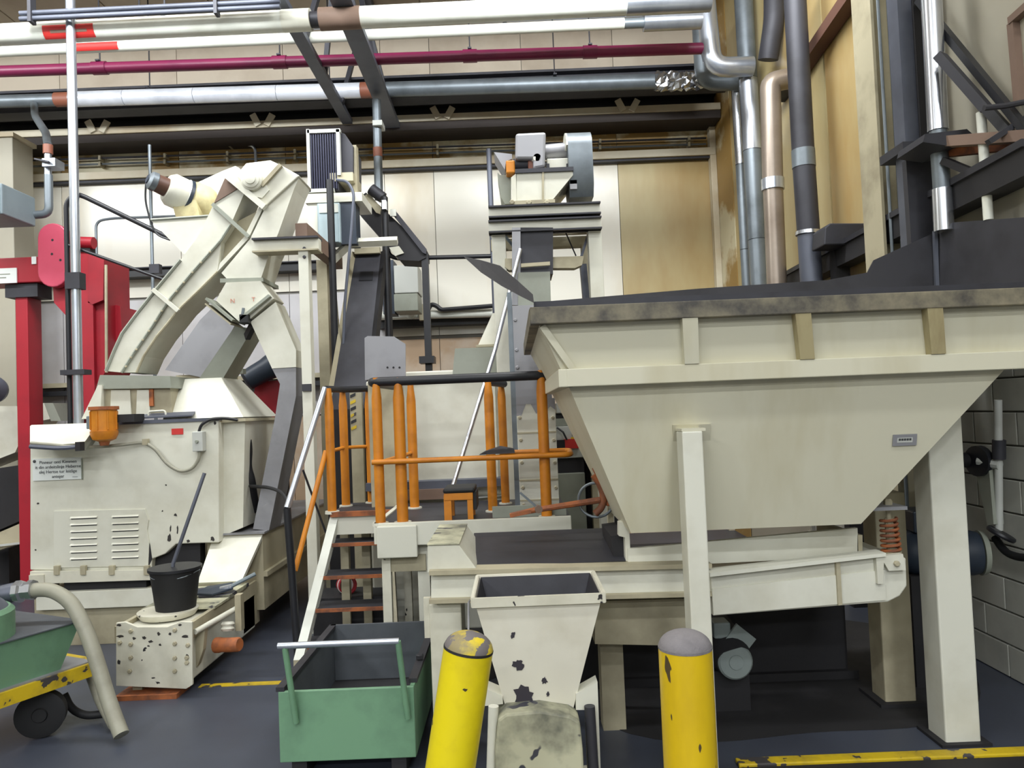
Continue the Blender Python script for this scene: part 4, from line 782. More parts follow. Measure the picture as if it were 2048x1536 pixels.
# gooseneck elevator
def gooseneck():
    t = Thing('gooseneck_conveyor', 'curved cream gooseneck conveyor rising from the cabinet to a bearing head', 'conveyor')
    Y = 6.1; d = 0.36
    Le = [(212, 742), (228, 702), (244, 667), (273, 628), (312, 579), (361, 520), (398, 470), (427, 409), (450, 354)]
    Ce = [(243, 745), (270, 703), (306, 651), (324, 622), (342, 595), (386, 543), (442, 480), (461, 450), (488, 388)]
    Re = [(273, 745), (287, 713), (313, 673), (334, 648), (356, 620), (396, 582), (435, 543), (496, 478), (527, 414)]
    t.part('outer_channel', pp(Le+Ce[::-1], Y, d), CREAM); t.part('inner_channel', pp(Ce[:7]+Re[:7][::-1], Y+0.015, d), CREAM)
    t.part('inner_channel', pp([(442, 480), (461, 450), (523, 418), (496, 478), (435, 543)], Y+0.10, d-0.1), CREAMD); t.part('upper_channel_edge', pp([(435, 543), (496, 478), (527, 414), (520, 410), (488, 474), (440, 526)], Y, 0.1), CREAM)
    def strip(pts, name, w, yy, m=CREAMD):
        t.part(name, tube([P(x, y, yy) for x, y in pts], w, 6), m)
    strip(Le[:6], 'edge_flange', 0.014, Y-0.005, SAGE); strip(Ce[:8], 'seam_flange', 0.012, Y-0.008, SAGE); strip(Re[:7], 'edge_flange', 0.010, Y-0.002)
    for i, (x, y) in enumerate([(252, 733), (262, 715), (273, 699), (286, 680), (298, 662), (311, 642), (324, 622), (338, 602), (353, 583), (368, 565), (385, 545), (402, 525), (420, 504)]): bolt(t, P(x, y, Y-0.02), 0.009, CREAMD)
    t.part('cross_bar', bar(P(306, 579, Y-0.02), P(357, 622, Y-0.02), 0.03, 0.03), CREAM); t.part('cross_bar', bar(P(425, 408, Y-0.02), P(498, 474, Y-0.02), 0.02, 0.03), SAGE)
    t.part('recess_plate', pp([(428, 406), (450, 356), (477, 376)], Y-0.01, 0.02), BROWN); 
    hd = t.part('head_casing', pp([(455, 352), (480, 340), (492, 326), (540, 320), (562, 330), (599, 351), (530, 413)], Y-0.03, d+0.02), CREAM, bev=0.008)
    t.part('head_strap', bar(P(524, 372, Y-0.05), P(562, 330, Y-0.05), 0.035, 0.03), CREAMD, of=hd); t.part('head_flange', bar(P(452, 350, Y-0.05), P(530, 415, Y-0.05), 0.05, 0.05), CREAM); t.part('bearing', lathe(P(507, 363, Y-0.03), (0, -1, 0), [(0, 0.085), (0.05, 0.085), (0.06, 0.07), (0.07, 0.068), (0.075, 0.045), (0.085, 0.042), (0.09, 0.02)], 28), CREAM, smooth=True, of=hd); t.part('bearing_plate', pp([(474, 350), (520, 346), (538, 380), (524, 396), (505, 392)], Y-0.045, 0.02), CREAM, of=hd)
    t.part('discharge_chute', pp([(531, 414), (599, 353), (588, 378), (556, 468), (539, 505), (522, 557), (453, 557), (443, 546), (500, 478)], Y+0.0, d-0.02), CREAM); t.part('chute_flange', pp([(440, 557), (526, 555), (527, 563), (440, 565)], Y-0.02, d+0.04), SAGE)
    # motor bracket plate
    t.part('motor_plate', pp([(302, 441), (418, 432), (398, 475), (377, 513), (366, 507), (345, 485)], Y+0.04, 0.05), CREAM); t.part('plate_rod', tube([P(302, 440, Y+0.04), P(418, 432, Y+0.04)], 0.012, 6), SAGE)
    # foot on the cabinet
    t.part('foot_flange', pp([(192, 778), (200, 750), (340, 752), (342, 776)], Y-0.12, 0.65), SAGE); t.part('foot_box', pp([(168, 838), (193, 778), (340, 776), (345, 832)], Y-0.08, 0.55), CREAMD); t.part('foot_panel', pp([(220, 834), (222, 780), (260, 780), (262, 833)], Y-0.095, 0.02), CREAM); t.part('foot_panel', pp([(272, 832), (274, 780), (298, 780), (300, 830)], Y-0.095, 0.02), CREAM)
    t.part('foot_strut', pb(298, 778, 306, 812, Y-0.1, 0.02), RUST); t.part('foot_cheek', pp([(163, 838), (196, 770), (204, 770), (200, 836)], Y-0.14, 0.06), CREAM)
gooseneck()
t = Thing('gear_motor', 'cream gear motor with a dark finned end clamped beside the gooseneck', 'motor')
p0 = P(296, 358, 6.1); p1 = P(418, 414, 6.45); d = (p1-p0); Lm = d.length
t.part('fan_cover', lathe(p0, d, [(0, 0.045), (0.02, 0.076), (0.06, 0.081), (0.07, 0.071)], 20), GALVD, smooth=True); t.part('motor_body', lathe(p0, d, [(0.05, 0.073), (0.17, 0.081)], 20), mat('burnt_motor_paint', (86, 58, 46), 0.5), smooth=True, label='dark brown motor body'); t.part('gear_case', lathe(p0, d, [(0.15, 0.110), (0.19, 0.140), (0.30, 0.140), (0.305, 0.146)], 24), CREAM, smooth=True); t.part('band', lathe(p0, d, [(0.305, 0.149), (0.335, 0.149)], 24), NAVY, smooth=True); t.part('output_case', lathe(p0, d, [(0.335, 0.134), (0.37, 0.159), (Lm-0.06, 0.165), (Lm, 0.146)], 24), MOTOR, smooth=True)
t.part('fan_hub', lathe(p0, -d, [(0, 0.04), (0.008, 0.037)], 16), NAVY); t.part('gear_foot', pp([(340, 392), (392, 400), (400, 434), (352, 436)], 6.22, 0.2), MOTOR); t.part('cable', tube([P(292, 366, 6.15), P(290, 400, 6.15), P(300, 440, 6.15), P(312, 470, 6.15), P(340, 480, 6.15)], 0.008, 6, 0.1), BLACK)
one('dust_drum', lathe(P(400, 402, 6.75), (0.82, 0.3, 0.42), [(0, 0.15), (0.3, 0.17), (0.42, 0.17), (0.44, 0.15)], 28), WHITE, 'pale cylindrical drum behind the gear motor', 'drum', smooth=True)
def splitter():
    t = Thing('splitter_chute', 'cream forked chute with faint red letters below the gooseneck head', 'chute')
    Y = 6.05; d = 0.28
    b = t.part('fork_body', pp([(452, 565), (521, 562), (547, 597), (494, 643), (478, 643), (432, 601)], Y, d), CREAM); n = P(466, 603, Y-0.004)
    text('N', P(465, 602, Y-0.003), 0.05, REDT, t, of=b); text('T', P(507, 599, Y-0.003), 0.05, REDT, t, of=b)
    t.part('fork_flange', bar(P(550, 596, Y+0.1), P(492, 643, Y+0.1), 0.022, 0.3, n=(0, 1, 0)), SAGE); t.part('fork_flange', bar(P(426, 602, Y+0.1), P(478, 645, Y+0.1), 0.02, 0.3, n=(0, 1, 0)), SAGE); t.part('fork_flange', bar(P(424, 612, Y+0.1), P(474, 652, Y+0.1), 0.012, 0.28, n=(0, 1, 0)), CREAMD)
    t.part('right_leg', pp([(501, 644), (551, 604), (592, 700), (592, 734), (544, 737)], Y+0.02, d-0.03), CREAM); t.part('steel_leg', pp([(544, 737), (592, 734), (592, 792), (538, 1061), (506, 1058), (550, 836), (560, 768)], Y+0.03, 0.3), PLATE, label='bare grey lower leg')
    t.part('left_leg', pp([(470, 652), (505, 657), (446, 757), (398, 757)], Y+0.25, 0.3), SAGE); t.part('flap_box', pb(478, 628, 496, 646, Y-0.05, 0.1), RUBBER, bev=0.006); t.part('flap_pin', cyl(P(487, 616, Y-0.03), P(485, 630, Y-0.03), 0.012, 10), GALVD)
    t.part('hinge_bar', bar(P(506, 650, Y+0.05), P(494, 674, Y+0.15), 0.04, 0.06), DARKD)
splitter()
# screw conveyor in front of the cabinet
def screw():
    t = Thing('screw_conveyor', 'low cream screw conveyor trough with a bolted, paint-chipped end plate', 'conveyor')
    Y = 4.75; xa = P(230, 1310, Y).x; xb = P(384, 1310, Y).x; zt = P(308, 1250, Y).z
    e = t.part('end_plate', pp([(232, 1246), (250, 1244), (275, 1254), (335, 1254), (362, 1243), (384, 1244), (385, 1370), (372, 1378), (232, 1372)], Y-0.02, 0.02), CREAMC, bev=0.003)
    for x, y in ((262, 1262), (350, 1260), (262, 1288), (350, 1287), (374, 1315), (262, 1315), (350, 1316), (374, 1325), (260, 1342), (350, 1342), (240, 1285), (376, 1290)): bolt(t, P(x, y, Y-0.02), 0.014, CREAMD)
    CH = mat('bare_chip', (52, 48, 46), 0.7); rd = random.Random(5)
    for cx, cy, rx, ry in ((238, 1250, 5, 3), (240, 1273, 8, 3), (268, 1277, 4, 4), (288, 1276, 5, 4), (301, 1283, 6, 3), (317, 1268, 4, 4), (340, 1268, 4, 3), (370, 1273, 9, 3), (240, 1287, 5, 3), (297, 1292, 3, 2), (320, 1290, 4, 3), (238, 1325, 4, 7), (306, 1356, 4, 2), (374, 1312, 4, 4), (360, 1250, 4, 3)):
        pts = [P(cx+math.cos(k*math.pi/5)*rx*rd.uniform(0.5, 1.1), cy+math.sin(k*math.pi/5)*ry*rd.uniform(0.5, 1.1), Y-0.0215) for k in range(10)]
        t.part('paint_chip', prism(pts, (0, 0.001, 0)), CH, of=e)
    t.part('trough_box', wbox(xa+0.02, xb-0.02, Y, 5.95, 0.08, zt-0.03), CREAM, bev=0.01); t.part('trough_rail', wbox(xb-0.03, xb, Y, 5.95, zt-0.10, zt), CREAMD); t.part('trough_rail', wbox(xa, xa+0.03, Y, 5.95, zt-0.10, zt), CREAMD)
    for y0, y1, z in ((5.1, 5.35, 0), (5.36, 5.75, 0.012)): t.part('top_cover', wbox(xa-0.01, xb+0.01, y0, y1, zt, zt+0.015+z), DIRTY)
    c = P(315, 1238, 4.9); t.part('round_lid', lathe((c.x, 5.05, zt-0.02), (0, 0, 1), [(0, 0.17), (0.03, 0.19), (0.04, 0.19)], 28), CREAMC, smooth=True)
    t.part('side_pipe', cyl(P(390, 1264, 4.78), P(474, 1216, 5.15), 0.018, 10), CREAM, smooth=True); t.part('side_gusset', pp([(388, 1275), (410, 1255), (406, 1300), (396, 1330), (388, 1340)], 4.85, 0.05), CREAMD); t.part('side_post', pb(470, 1190, 482, 1262, 5.1, 0.06), CREAMD)
    m0 = P(440, 1290, 5.0); t.part('side_motor', lathe(m0, (0.75, -0.2, 0.05), [(-0.03, 0.05), (0.0, 0.05), (0.02, 0.046), (0.14, 0.046), (0.15, 0.04)], 20), RUST, smooth=True, label='rusty orange side motor'); t.part('side_spring', lathe(P(455, 1262, 5.05), (0, 0.2, 1), [(0, 0.035), (0.015, 0.045), (0.03, 0.035), (0.045, 0.045), (0.06, 0.035)], 16), CREAM, smooth=True)
    for x in (xa+0.08, xb-0.14): t.part('foot', wbox(x, x+0.06, Y+0.05, Y+0.12, 0.03, 0.1), CREAMD)
    t.part('rust_skid', wbox(xa+0.02, xb-0.08, Y-0.05, Y+0.15, 0, 0.03), RUST)
    # raised rear casing carrying on to the back
    xr = xb+0.04; xl = P(401, 1100, 5.75).x
    t.part('rear_casing', wbox(xl-0.05, xr, 6.0, 8.2, 0.20, 0.80), CREAMD); t.part('rear_top', wbox(xl-0.05, xr+0.02, 5.98, 8.2, 0.80, 0.815), PLATE)
    t.part('sloped_plate', prism([(xl, 6.0, 0.79), (xr, 6.0, 0.79), (xr-0.06, 5.68, 0.5), (xl, 5.68, 0.5)], (0, 0.02, -0.02)), CREAM); t.part('lower_casing', wbox(xl, xr-0.06, 5.7, 6.05, 0.1, 0.5), CREAMD); t.part('edge_rail', wbox(xr, xr+0.03, 6.0, 8.2, 0.46, 0.50), CREAMD)
    return zt, xa, xb
ZS, XA, XB = screw()
t = Thing('bucket', 'black rubber bucket standing on the screw conveyor lid', 'bucket')
c = Vector((P(352, 1220, 5.08).x, 5.08, ZS+0.02)); hb = 0.27
t.part('body', lathe(c, (0, 0, 1), [(0, 0.125), (hb, 0.16), (hb, 0.15), (0.02, 0.115), (0.02, 0.002)], 32), RUBBER, smooth=True); t.part('rim', lathe(c, (0, 0, 1), [(hb-0.012, 0.158), (hb-0.012, 0.17), (hb+0.006, 0.17), (hb+0.006, 0.158)], 32), BLACK, smooth=True)
V, Fc = tube([c+Vector((-0.168, 0, hb-0.02)), c+Vector((-0.1, -0.14, hb-0.05)), c+Vector((0.1, -0.14, hb-0.05)), c+Vector((0.168, 0, hb-0.02))], 0.004, 6, 0.1); t.part('bail', (V, Fc), GALVD)
one('stick', tube([c+Vector((-0.02, 0, 0.03)), P(346, 1128, 5.08), P(409, 946, 5.2)], 0.0125, 10), SLATE, 'grey broom stick standing in the black bucket', 'stick', smooth=True)
t = Thing('hand_shovel', 'dark blue-grey hand shovel lying on the screw conveyor cover', 'shovel')
q = Vector((P(440, 1150, 5.45).x, 5.45, ZS+0.03))
t.part('blade', prism([q+Vector((-0.18, -0.05, 0.0)), q+Vector((-0.02, -0.10, 0.0)), q+Vector((0.10, -0.02, 0.02)), q+Vector((0.06, 0.08, 0.04)), q+Vector((-0.12, 0.07, 0.02))], (0, 0, 0.012)), NAVY); t.part('handle', tube([q+Vector((0.06, 0, 0.03)), q+Vector((0.22, 0.10, 0.10))], 0.015, 8), GUM, smooth=True); t.part('socket', tube([q+Vector((0.0, 0.0, 0.02)), q+Vector((0.08, 0.01, 0.035))], 0.02, 8), ALU)
# ------------------------------------------------------------------ green cart with hose
def cart():
    t = Thing('tank_cart', 'green tub cart with yellow frame and round tank at the left edge', 'cart')
    A = PZ(190, 1340, 0.30); B = PZ(-40, 1420, 0.30); dr = (A-B); dr.z = 0; dr.normalize(); lf = Vector((-dr.y, dr.x, 0))
    def q(s, l, z): v = A-dr*s+lf*l; return Vector((v.x, v.y, z))
    t.part('frame_rail', prism([q(-0.05, 0, 0.27), q(0.9, 0, 0.27), q(0.9, 0, 0.345), q(-0.05, 0, 0.345)], lf*0.05), YELLD); t.part('frame_rail', prism([q(-0.05, 0.6, 0.27), q(0.9, 0.6, 0.27), q(0.9, 0.6, 0.345), q(-0.05, 0.6, 0.345)], lf*0.05), YELLD)
    t.part('frame_cross', prism([q(-0.05, 0, 0.27), q(0.0, 0, 0.27), q(0.0, 0, 0.345), q(-0.05, 0, 0.345)], lf*0.65), YELLD); t.part('frame_deck', prism([q(0, 0.02, 0.345), q(0.9, 0.02, 0.345), q(0.9, 0.63, 0.345), q(0, 0.63, 0.345)], (0, 0, 0.008)), PLATE)
    b0 = [q(0.17, 0.05, 0.353), q(0.9, 0.05, 0.353), q(0.9, 0.6, 0.353), q(0.17, 0.6, 0.353)]; b1 = [q(0.08, 0.0, 0.60), q(0.9, 0.0, 0.60), q(0.9, 0.65, 0.60), q(0.08, 0.65, 0.60)]
    V = b0+b1; t.part('tub', (V, [(3, 2, 1, 0), (0, 1, 5, 4), (1, 2, 6, 5), (2, 3, 7, 6), (3, 0, 4, 7), (4, 5, 6, 7)]), GREEN); t.part('tub_lid', prism([q(0.07, -0.01, 0.60), q(0.92, -0.01, 0.60), q(0.92, 0.66, 0.60), q(0.07, 0.66, 0.60)], (0, 0, 0.006)), GREENI)
    c = q(0.62, 0.28, 0.60); t.part('round_tank', lathe(c, (0, 0, 1), [(0, 0.30), (0.14, 0.30), (0.16, 0.28)], 32), GREEN, smooth=True); t.part('tank_top', lathe(c+Vector((0, 0, 0.16)), (0, 0, 1), [(0, 0.27), (0.025, 0.25), (0.07, 0.2)], 32), SLATE, smooth=True)
    w0 = PZ(83, 1474, 0); t.part('wheel', lathe((w0.x, w0.y, 0.13), (0.35, -0.94, 0), [(-0.035, 0.10), (-0.03, 0.125), (0.03, 0.125), (0.035, 0.10), (0.036, 0.04), (0.045, 0.035)], 32), RUBBER, smooth=True); t.part('axle', cyl((w0.x, w0.y, 0.13), (w0.x-0.04, w0.y+0.12, 0.13), 0.018, 10), DARK); t.part('axle_arm', bar((w0.x-0.03, w0.y+0.08, 0.13), (w0.x-0.03, w0.y+0.08, 0.29), 0.05, 0.06), DARKD)
    w1 = q(0.8, 0.3, 0); t.part('wheel', lathe((w1.x, w1.y, 0.13), (0.92, 0.38, 0), [(-0.035, 0.10), (-0.03, 0.125), (0.03, 0.125), (0.035, 0.10)], 24), RUBBER, smooth=True); t.part('axle_arm', bar((w1.x, w1.y, 0.2), (w1.x, w1.y, 0.29), 0.06, 0.1), DARKD)
    f0 = P(30, 1184, 4.3); f1 = P(62, 1180, 4.3)
    t.part('outlet_pipe', cyl(P(-20, 1196, 4.25), f0, 0.055, 16), SLATE, smooth=True); t.part('hose_coupling', lathe(f0, f1-f0, [(0, 0.05), (0.01, 0.062), (0.04, 0.062), (0.05, 0.048), (0.075, 0.048), (0.08, 0.056), (0.11, 0.056)], 8), ALU, label='bright hexagonal hose coupling')
    t.part('hose', tube([P(58, 1181, 4.3), P(100, 1178, 4.3), P(140, 1200, 4.28), P(172, 1258, 4.24), P(196, 1330, 4.2), P(218, 1405, 4.16), PZ(243, 1470, 0.045)], 0.04, 14, 0.25), HOSE, smooth=True); t.part('return_hose', tube([P(182, 1350, 4.5), P(200, 1400, 4.45), PZ(228, 1450, 0.04)], 0.03, 12, 0.1), HOSE, smooth=True); t.part('drain_hose', tube([P(128, 1388, 4.4), P(142, 1418, 4.4), P(170, 1432, 4.38), P(205, 1428, 4.4)], 0.022, 10, 0.1), RUBBER, smooth=True)
cart()
# ------------------------------------------------------------------ red elevator, pole, black pipes at the left
def red_elevator():
    t = Thing('red_elevator', 'red bucket elevator with a rounded pink head plate and tall red post', 'elevator')
    Y = 7.6
    t.part('boom', pb(-90, 516, 92, 567, Y, 0.3), RED, bev=0.01); t.part('boom_sign', pb(-40, 537, 33, 567, Y-0.012, 0.012), PAPER, label='white sign'); t.part('boom_tag', pb(63, 513, 72, 528, Y-0.01, 0.01), PAPER)
    for i in range(2): t.part('sign_print', pb(-36, 548+i*7, 20-i*8, 550+i*7, Y-0.014, 0.003), SAGE)
    t.part('cap_bracket', pb(10, 568, 75, 594, Y+0.03, 0.24), DARK); x0 = P(27, 800, Y).x; x1 = P(52, 800, Y).x
    t.part('post', wbox(x0, x1, Y+0.05, Y+0.28, 0, P(40, 592, Y).z), RED, bev=0.008)
    hp = [(75, 545)]; 
    cc = [(75+30+30*math.cos(a), 476-30*math.sin(a)) for a in [math.pi*(1-i/10) for i in range(11)]]; cb = [(105+30*math.cos(a), 544-30*math.sin(a)) for a in [-math.pi*i/10 for i in range(11)]]
    t.part('head_plate', pp(cc+cb, Y-0.12, 0.1), REDP, bev=0.01); 
    for x, y in ((105, 480), (104, 508), (121, 520)): t.part('plate_hole', lathe(P(x, y, Y-0.12), (0, -1, 0), [(-0.002, 0.012), (0.003, 0.012)], 10), DARKD)
    t.part('casing', pp([(104, 545), (150, 500), (208, 515), (212, 740), (160, 838), (140, 838), (140, 640), (108, 605)], Y, 0.5), RED); t.part('front_duct', pp([(145, 505), (176, 510), (176, 606), (186, 606), (190, 838), (140, 838)], Y-0.05, 0.1), RED); t.part('side_cover', pp([(176, 505), (208, 516), (206, 600), (184, 609), (176, 602)], Y-0.06, 0.1), RED); t.part('rear_box', pp([(205, 604), (240, 612), (244, 664), (212, 722)], Y+0.2, 0.4), RED)
    t.part('conduit', tube([P(212, 530, Y-0.1), P(213, 745, Y-0.1)], 0.014, 8), CREAMD); t.part('motor', cyl(P(158, 485, Y), P(188, 486, Y), 0.06), RED, smooth=True); t.part('motor_mount', pb(158, 488, 180, 503, Y-0.02, 0.1), DARKD); xx = P(170, 800, Y+0.1); t.part('leg', wbox(xx.x-0.08, xx.x+0.08, Y+0.1, Y+0.3, 0, xx.z), RED)
red_elevator()
t = Thing('standpipe', 'shiny vertical steel pipe from floor to ceiling beside the red elevator', 'pipe')
c = P(149, 420, 6.6); t.part('pipe', cyl((c.x, 6.6, 0), (c.x, 6.6, CZ), 0.04, 18), GALV, smooth=True); z = P(149, 745, 6.6).z; t.part('clamp', wbox(c.x-0.12, c.x+0.09, 6.54, 6.66, z-0.022, z+0.022), DARK); t.part('clamp', wbox(c.x-0.07, c.x+0.06, 6.55, 6.65, P(149, 570, 6.6).z-0.04, P(149, 560, 6.6).z+0.06), DARK)
t = Thing('safety_rail', 'black tubular rail sloping right from the standpipe to the gooseneck', 'railing')
x = P(136, 600, 6.65).x; t.part('post', tube([(x, 6.65, 0), (x, 6.65, P(136, 405, 6.65).z), P(150, 388, 6.65), P(166, 392, 6.65), P(335, 474, 6.65)], 0.022, 10, 0.06), BLACK, smooth=True); t.part('lower_rail', cyl(P(136, 490, 6.65), P(330, 560, 6.65), 0.014, 8), BLACK, smooth=True)
t = Thing('wall_rail', 'thin grey bent rail standing before the pale back wall', 'railing')
xa = P(195, 600, 8.8).x; t.part('tube', tube([(xa, 8.8, 1.0), (xa, 8.8, P(195, 442, 8.8).z), P(215, 437, 8.8)+Vector((0.05, 0, 0)), P(420, 430, 8.8)], 0.016, 8, 0.1), GALVD, smooth=True); xb = P(304, 500, 8.8).x; t.part('upright', cyl((xb, 8.8, 0), (xb, 8.8, P(298, 290, 8.8).z), 0.02, 8), GALVD, smooth=True); t.part('clamp', pb(298, 528, 318, 546, 8.74, 0.08), DARK); t.part('upright', cyl((xa, 8.8, 0), (xa, 8.8, 1.0), 0.016, 8), GALVD)
for (x0, x1, y0, y1, lb) in ((-80, 640, 558, 533, 'dark steel beam across the left half of the back wall'), (755, 1000, 648, 638, 'dark steel beam low on the back wall behind the platform')):
    t = Thing('wall_beam', lb, 'beam'); p = P(x0, y0, 9.85); q = P(x1, y1, 9.85); z = (p.z+q.z)/2
    t.part('beam', wbox(p.x, q.x, 9.85, 10.05, z-0.05, z+0.05), BLACK); t.part('beam_lip', wbox(p.x, q.x, 9.8, 10.05, z+0.05, z+0.065), DARK)
t = Thing('wall_pipe', 'white pipe with a round end cap above the low dark beam', 'pipe'); 
t.part('pipe', cyl(P(755, 632, 9.7), P(990, 626, 9.7), 0.055, 14), WHITE, smooth=True); t.part('end_cap', lathe(P(822, 629, 9.66), (0, -1, 0), [(0, 0.065), (0.05, 0.065), (0.06, 0.05)], 20), WHITE, smooth=True); t.part('pipe_bracket', pb(838, 608, 850, 640, 9.6, 0.1), CREAMD); t.part('black_pipe', tube([P(855, 622, 9.6), P(862, 608, 9.6), P(874, 612, 9.6), P(882, 620, 9.6), P(985, 612, 9.6)], 0.03, 8, 0.08), BLACK, smooth=True)
for k, (yy, m, lb) in enumerate(((770, CREAMD, 'pale rail low on the back wall behind the red post, upper'), (786, BLACK, 'black rail low on the back wall behind the red post, lower'))):
    p = P(-60, yy+8, 9.8); q = P(640, yy-18, 9.8); one('wall_rail', wbox(p.x, q.x, 9.8, 10.04, p.z-0.03, p.z+0.03), m, lb, 'rail')
# ------------------------------------------------------------------ frame, filter box, dark conveyors in the middle
t = Thing('support_frame', 'cream steel post and beam frame carrying the filter box', 'frame')
Y = 5.98
p = P(600, 640, Y); q = P(620, 640, Y); zb = P(570, 500, Y).z; zt = P(570, 478, Y).z
t.part('post', wbox(p.x, q.x, Y, Y+0.1, 0, zb), CREAM, bev=0.004); t.part('beam', wbox(P(505, 488, Y).x, P(636, 488, Y).x, Y+0.02, Y+0.10, zb, zt), CREAM); t.part('beam_flange', wbox(P(505, 488, Y).x, P(636, 488, Y).x, Y-0.02, Y+0.14, zt, zt+0.015), DARK); t.part('beam_flange', wbox(P(505, 488, Y).x, P(636, 488, Y).x, Y-0.02, Y+0.14, zb-0.012, zb), CREAMD)
p2 = P(636, 640, 7.3); q2 = P(657, 640, 7.3); t.part('post', wbox(p2.x, q2.x, 7.3, 7.4, 0, P(646, 520, 7.3).z), CREAMD); t.part('cross_beam', wbox(P(618, 520, 6.6).x, P(640, 520, 6.6).x, 6.2, 7.5, P(620, 520, 7).z, P(620, 490, 7).z), BROWN)
for y in (497, 514): bolt(t, P(609, y, Y), 0.014, DARK)
t.part('post_clip', pb(604, 768, 622, 782, Y-0.02, 0.03), DARK); t.part('upper_post', pb(616, 402, 635, 478, 7.1, 0.08), CREAM); t.part('upper_beam', pb(610, 386, 724, 404, 7.08, 0.5), CREAM); t.part('knee_arm', tube([P(665, 520, 7.2), P(700, 486, 7.2), P(795, 482, 7.2)], 0.045, 4, 0.03), CREAM); t.part('knee_post', bar(P(664, 520, 7.2), P(674, 640, 7.2), 0.03, 0.03), CREAMD); xx = P(674, 640, 7.2).x; t.part('knee_post', wbox(xx-0.015, xx+0.015, 7.19, 7.22, 0, P(674, 638, 7.2).z), CREAMD)
t = Thing('filter_box', 'open pale-framed filter box with dark ribbed core below the ceiling', 'filter')
Y = 7.1
t.part('casing', pb(618, 264, 676, 382, Y+0.02, 0.45), DARK); t.part('hood', pp([(676, 262), (690, 268), (706, 292), (706, 350), (676, 352)], Y+0.05, 0.4), DARK)
for g in (pb(614, 258, 680, 265, Y-0.02, 0.05), pb(614, 377, 668, 384, Y-0.02, 0.05), pb(614, 258, 620, 384, Y-0.02, 0.05), pb(673, 258, 680, 350, Y-0.02, 0.05)): t.part('frame_bar', g, SCREEN)
for i in range(11): x = 622+i*4.8; t.part('core_rib', pb(x, 266, x+2.6, 377, Y-0.005, 0.03), MESHD)
t.part('lower_duct', pb(660, 345, 706, 362, Y+0.0, 0.4), CREAMD); t.part('duct_post', pb(700, 290, 714, 400, Y+0.1, 0.1), CREAMD)
t = Thing('blue_cabinet', 'pale blue narrow control cabinet under the filter box', 'cabinet')
t.part('body', pb(635, 406, 680, 486, 7.05, 0.2), BLUEG, bev=0.008); t.part('door', pb(638, 428, 676, 484, 7.035, 0.015), BLUEG); t.part('upper_door', pb(638, 408, 676, 425, 7.035, 0.015), WHITE); t.part('side_panel', pb(681, 405, 712, 488, 7.1, 0.2), NAVY)
t = Thing('black_riser', 'pair of black bent pipes rising in front of the filter box', 'pipe'); x = P(667, 600, 6.95).x
t.part('pipe', tube([(x, 6.95, 0.3), (x, 6.95, P(667, 360, 6.95).z)], 0.034, 12), BLACK, smooth=True); t.part('pipe_bend', tube([P(672, 360, 6.95), P(695, 362, 6.95), P(708, 385, 6.95), P(704, 450, 6.95), P(690, 600, 6.95), P(685, 720, 6.95)], 0.014, 8, 0.12), SLATE, smooth=True); t.part('base', wbox(x-0.06, x+0.06, 6.89, 7.01, 0, 0.3), BLACK)
t = Thing('belt_conveyor', 'dark covered belt conveyor sloping down to the right under the ceiling', 'conveyor')
Y = 7.9
t.part('trough', pp([(712, 398), (732, 385), (852, 498), (852, 515), (838, 522), (800, 520), (712, 420)], Y, 0.35), DARKD); t.part('side_board', pp([(782, 425), (790, 420), (853, 498), (852, 508), (845, 505)], Y-0.03, 0.03), DARK); t.part('motor', cyl(P(742, 378, Y-0.05), P(766, 396, Y-0.05), 0.06), DARK, smooth=True); t.part('pale_guard', pp([(728, 392), (738, 386), (762, 415), (760, 428), (752, 425)], Y-0.04, 0.03), CREAMD); t.part('white_tag', pb(780, 418, 792, 432, Y-0.06, 0.02), WHITE); t.part('lower_guard', pp([(778, 495), (798, 492), (808, 506), (790, 512)], Y-0.02, 0.2), CREAM)
xx = P(852, 600, 7.9).x; zz = P(852, 505, 7.9).z; t.part('post', wbox(xx-0.035, xx+0.035, 7.92, 7.99, 0, zz), BLACK); t.part('post_foot', pb(838, 712, 868, 726, 7.85, 0.2), BLACK)
t = Thing('inclined_belt', 'long sooty inclined belt climbing behind the stair handrail', 'conveyor')
bt = [P(658, 830, 6.5), P(726, 830, 6.5)]; tp_ = [P(712, 505, 7.6), P(762, 503, 7.6)]
t.part('belt', prism([bt[0], bt[1], tp_[1], tp_[0]], (0, 0.08, -0.02)), DARK); t.part('side_wall', prism([bt[1], bt[1]+Vector((0.05, -0.06, 0)), tp_[1]+Vector((0.05, -0.06, 0)), tp_[1]], (0, 0.2, 0.0)), DARKD); t.part('side_wall', prism([bt[0], bt[0]+Vector((-0.03, -0.06, 0)), tp_[0]+Vector((-0.03, -0.06, 0)), tp_[0]], (0, 0.2, 0.0)), CREAMD)
t.part('top_frame', bar(tp_[0]+Vector((0, -0.05, 0)), tp_[1]+Vector((0, -0.05, 0)), 0.06, 0.06), CREAMD); t.part('window', prism([bt[0].lerp(tp_[0], .8).lerp(bt[1].lerp(tp_[1], .8), .3)+Vector((0, -0.01, 0)), bt[0].lerp(tp_[0], .8).lerp(bt[1].lerp(tp_[1], .8), .8)+Vector((0, -0.01, 0)), bt[0].lerp(tp_[0], .86).lerp(bt[1].lerp(tp_[1], .86), .8)+Vector((0, -0.01, 0)), bt[0].lerp(tp_[0], .86).lerp(bt[1].lerp(tp_[1], .86), .3)+Vector((0, -0.01, 0))], (0, 0.005, 0)), BLACK)
m_ = (bt[0]+bt[1])/2; t.part('boot', wbox(m_.x-0.16, m_.x+0.16, 6.42, 6.8, 0, m_.z+0.05), DARKD)
t = Thing('drop_pipe', 'galvanised pipe with red band hanging from the ledge down to the platform', 'pipe')
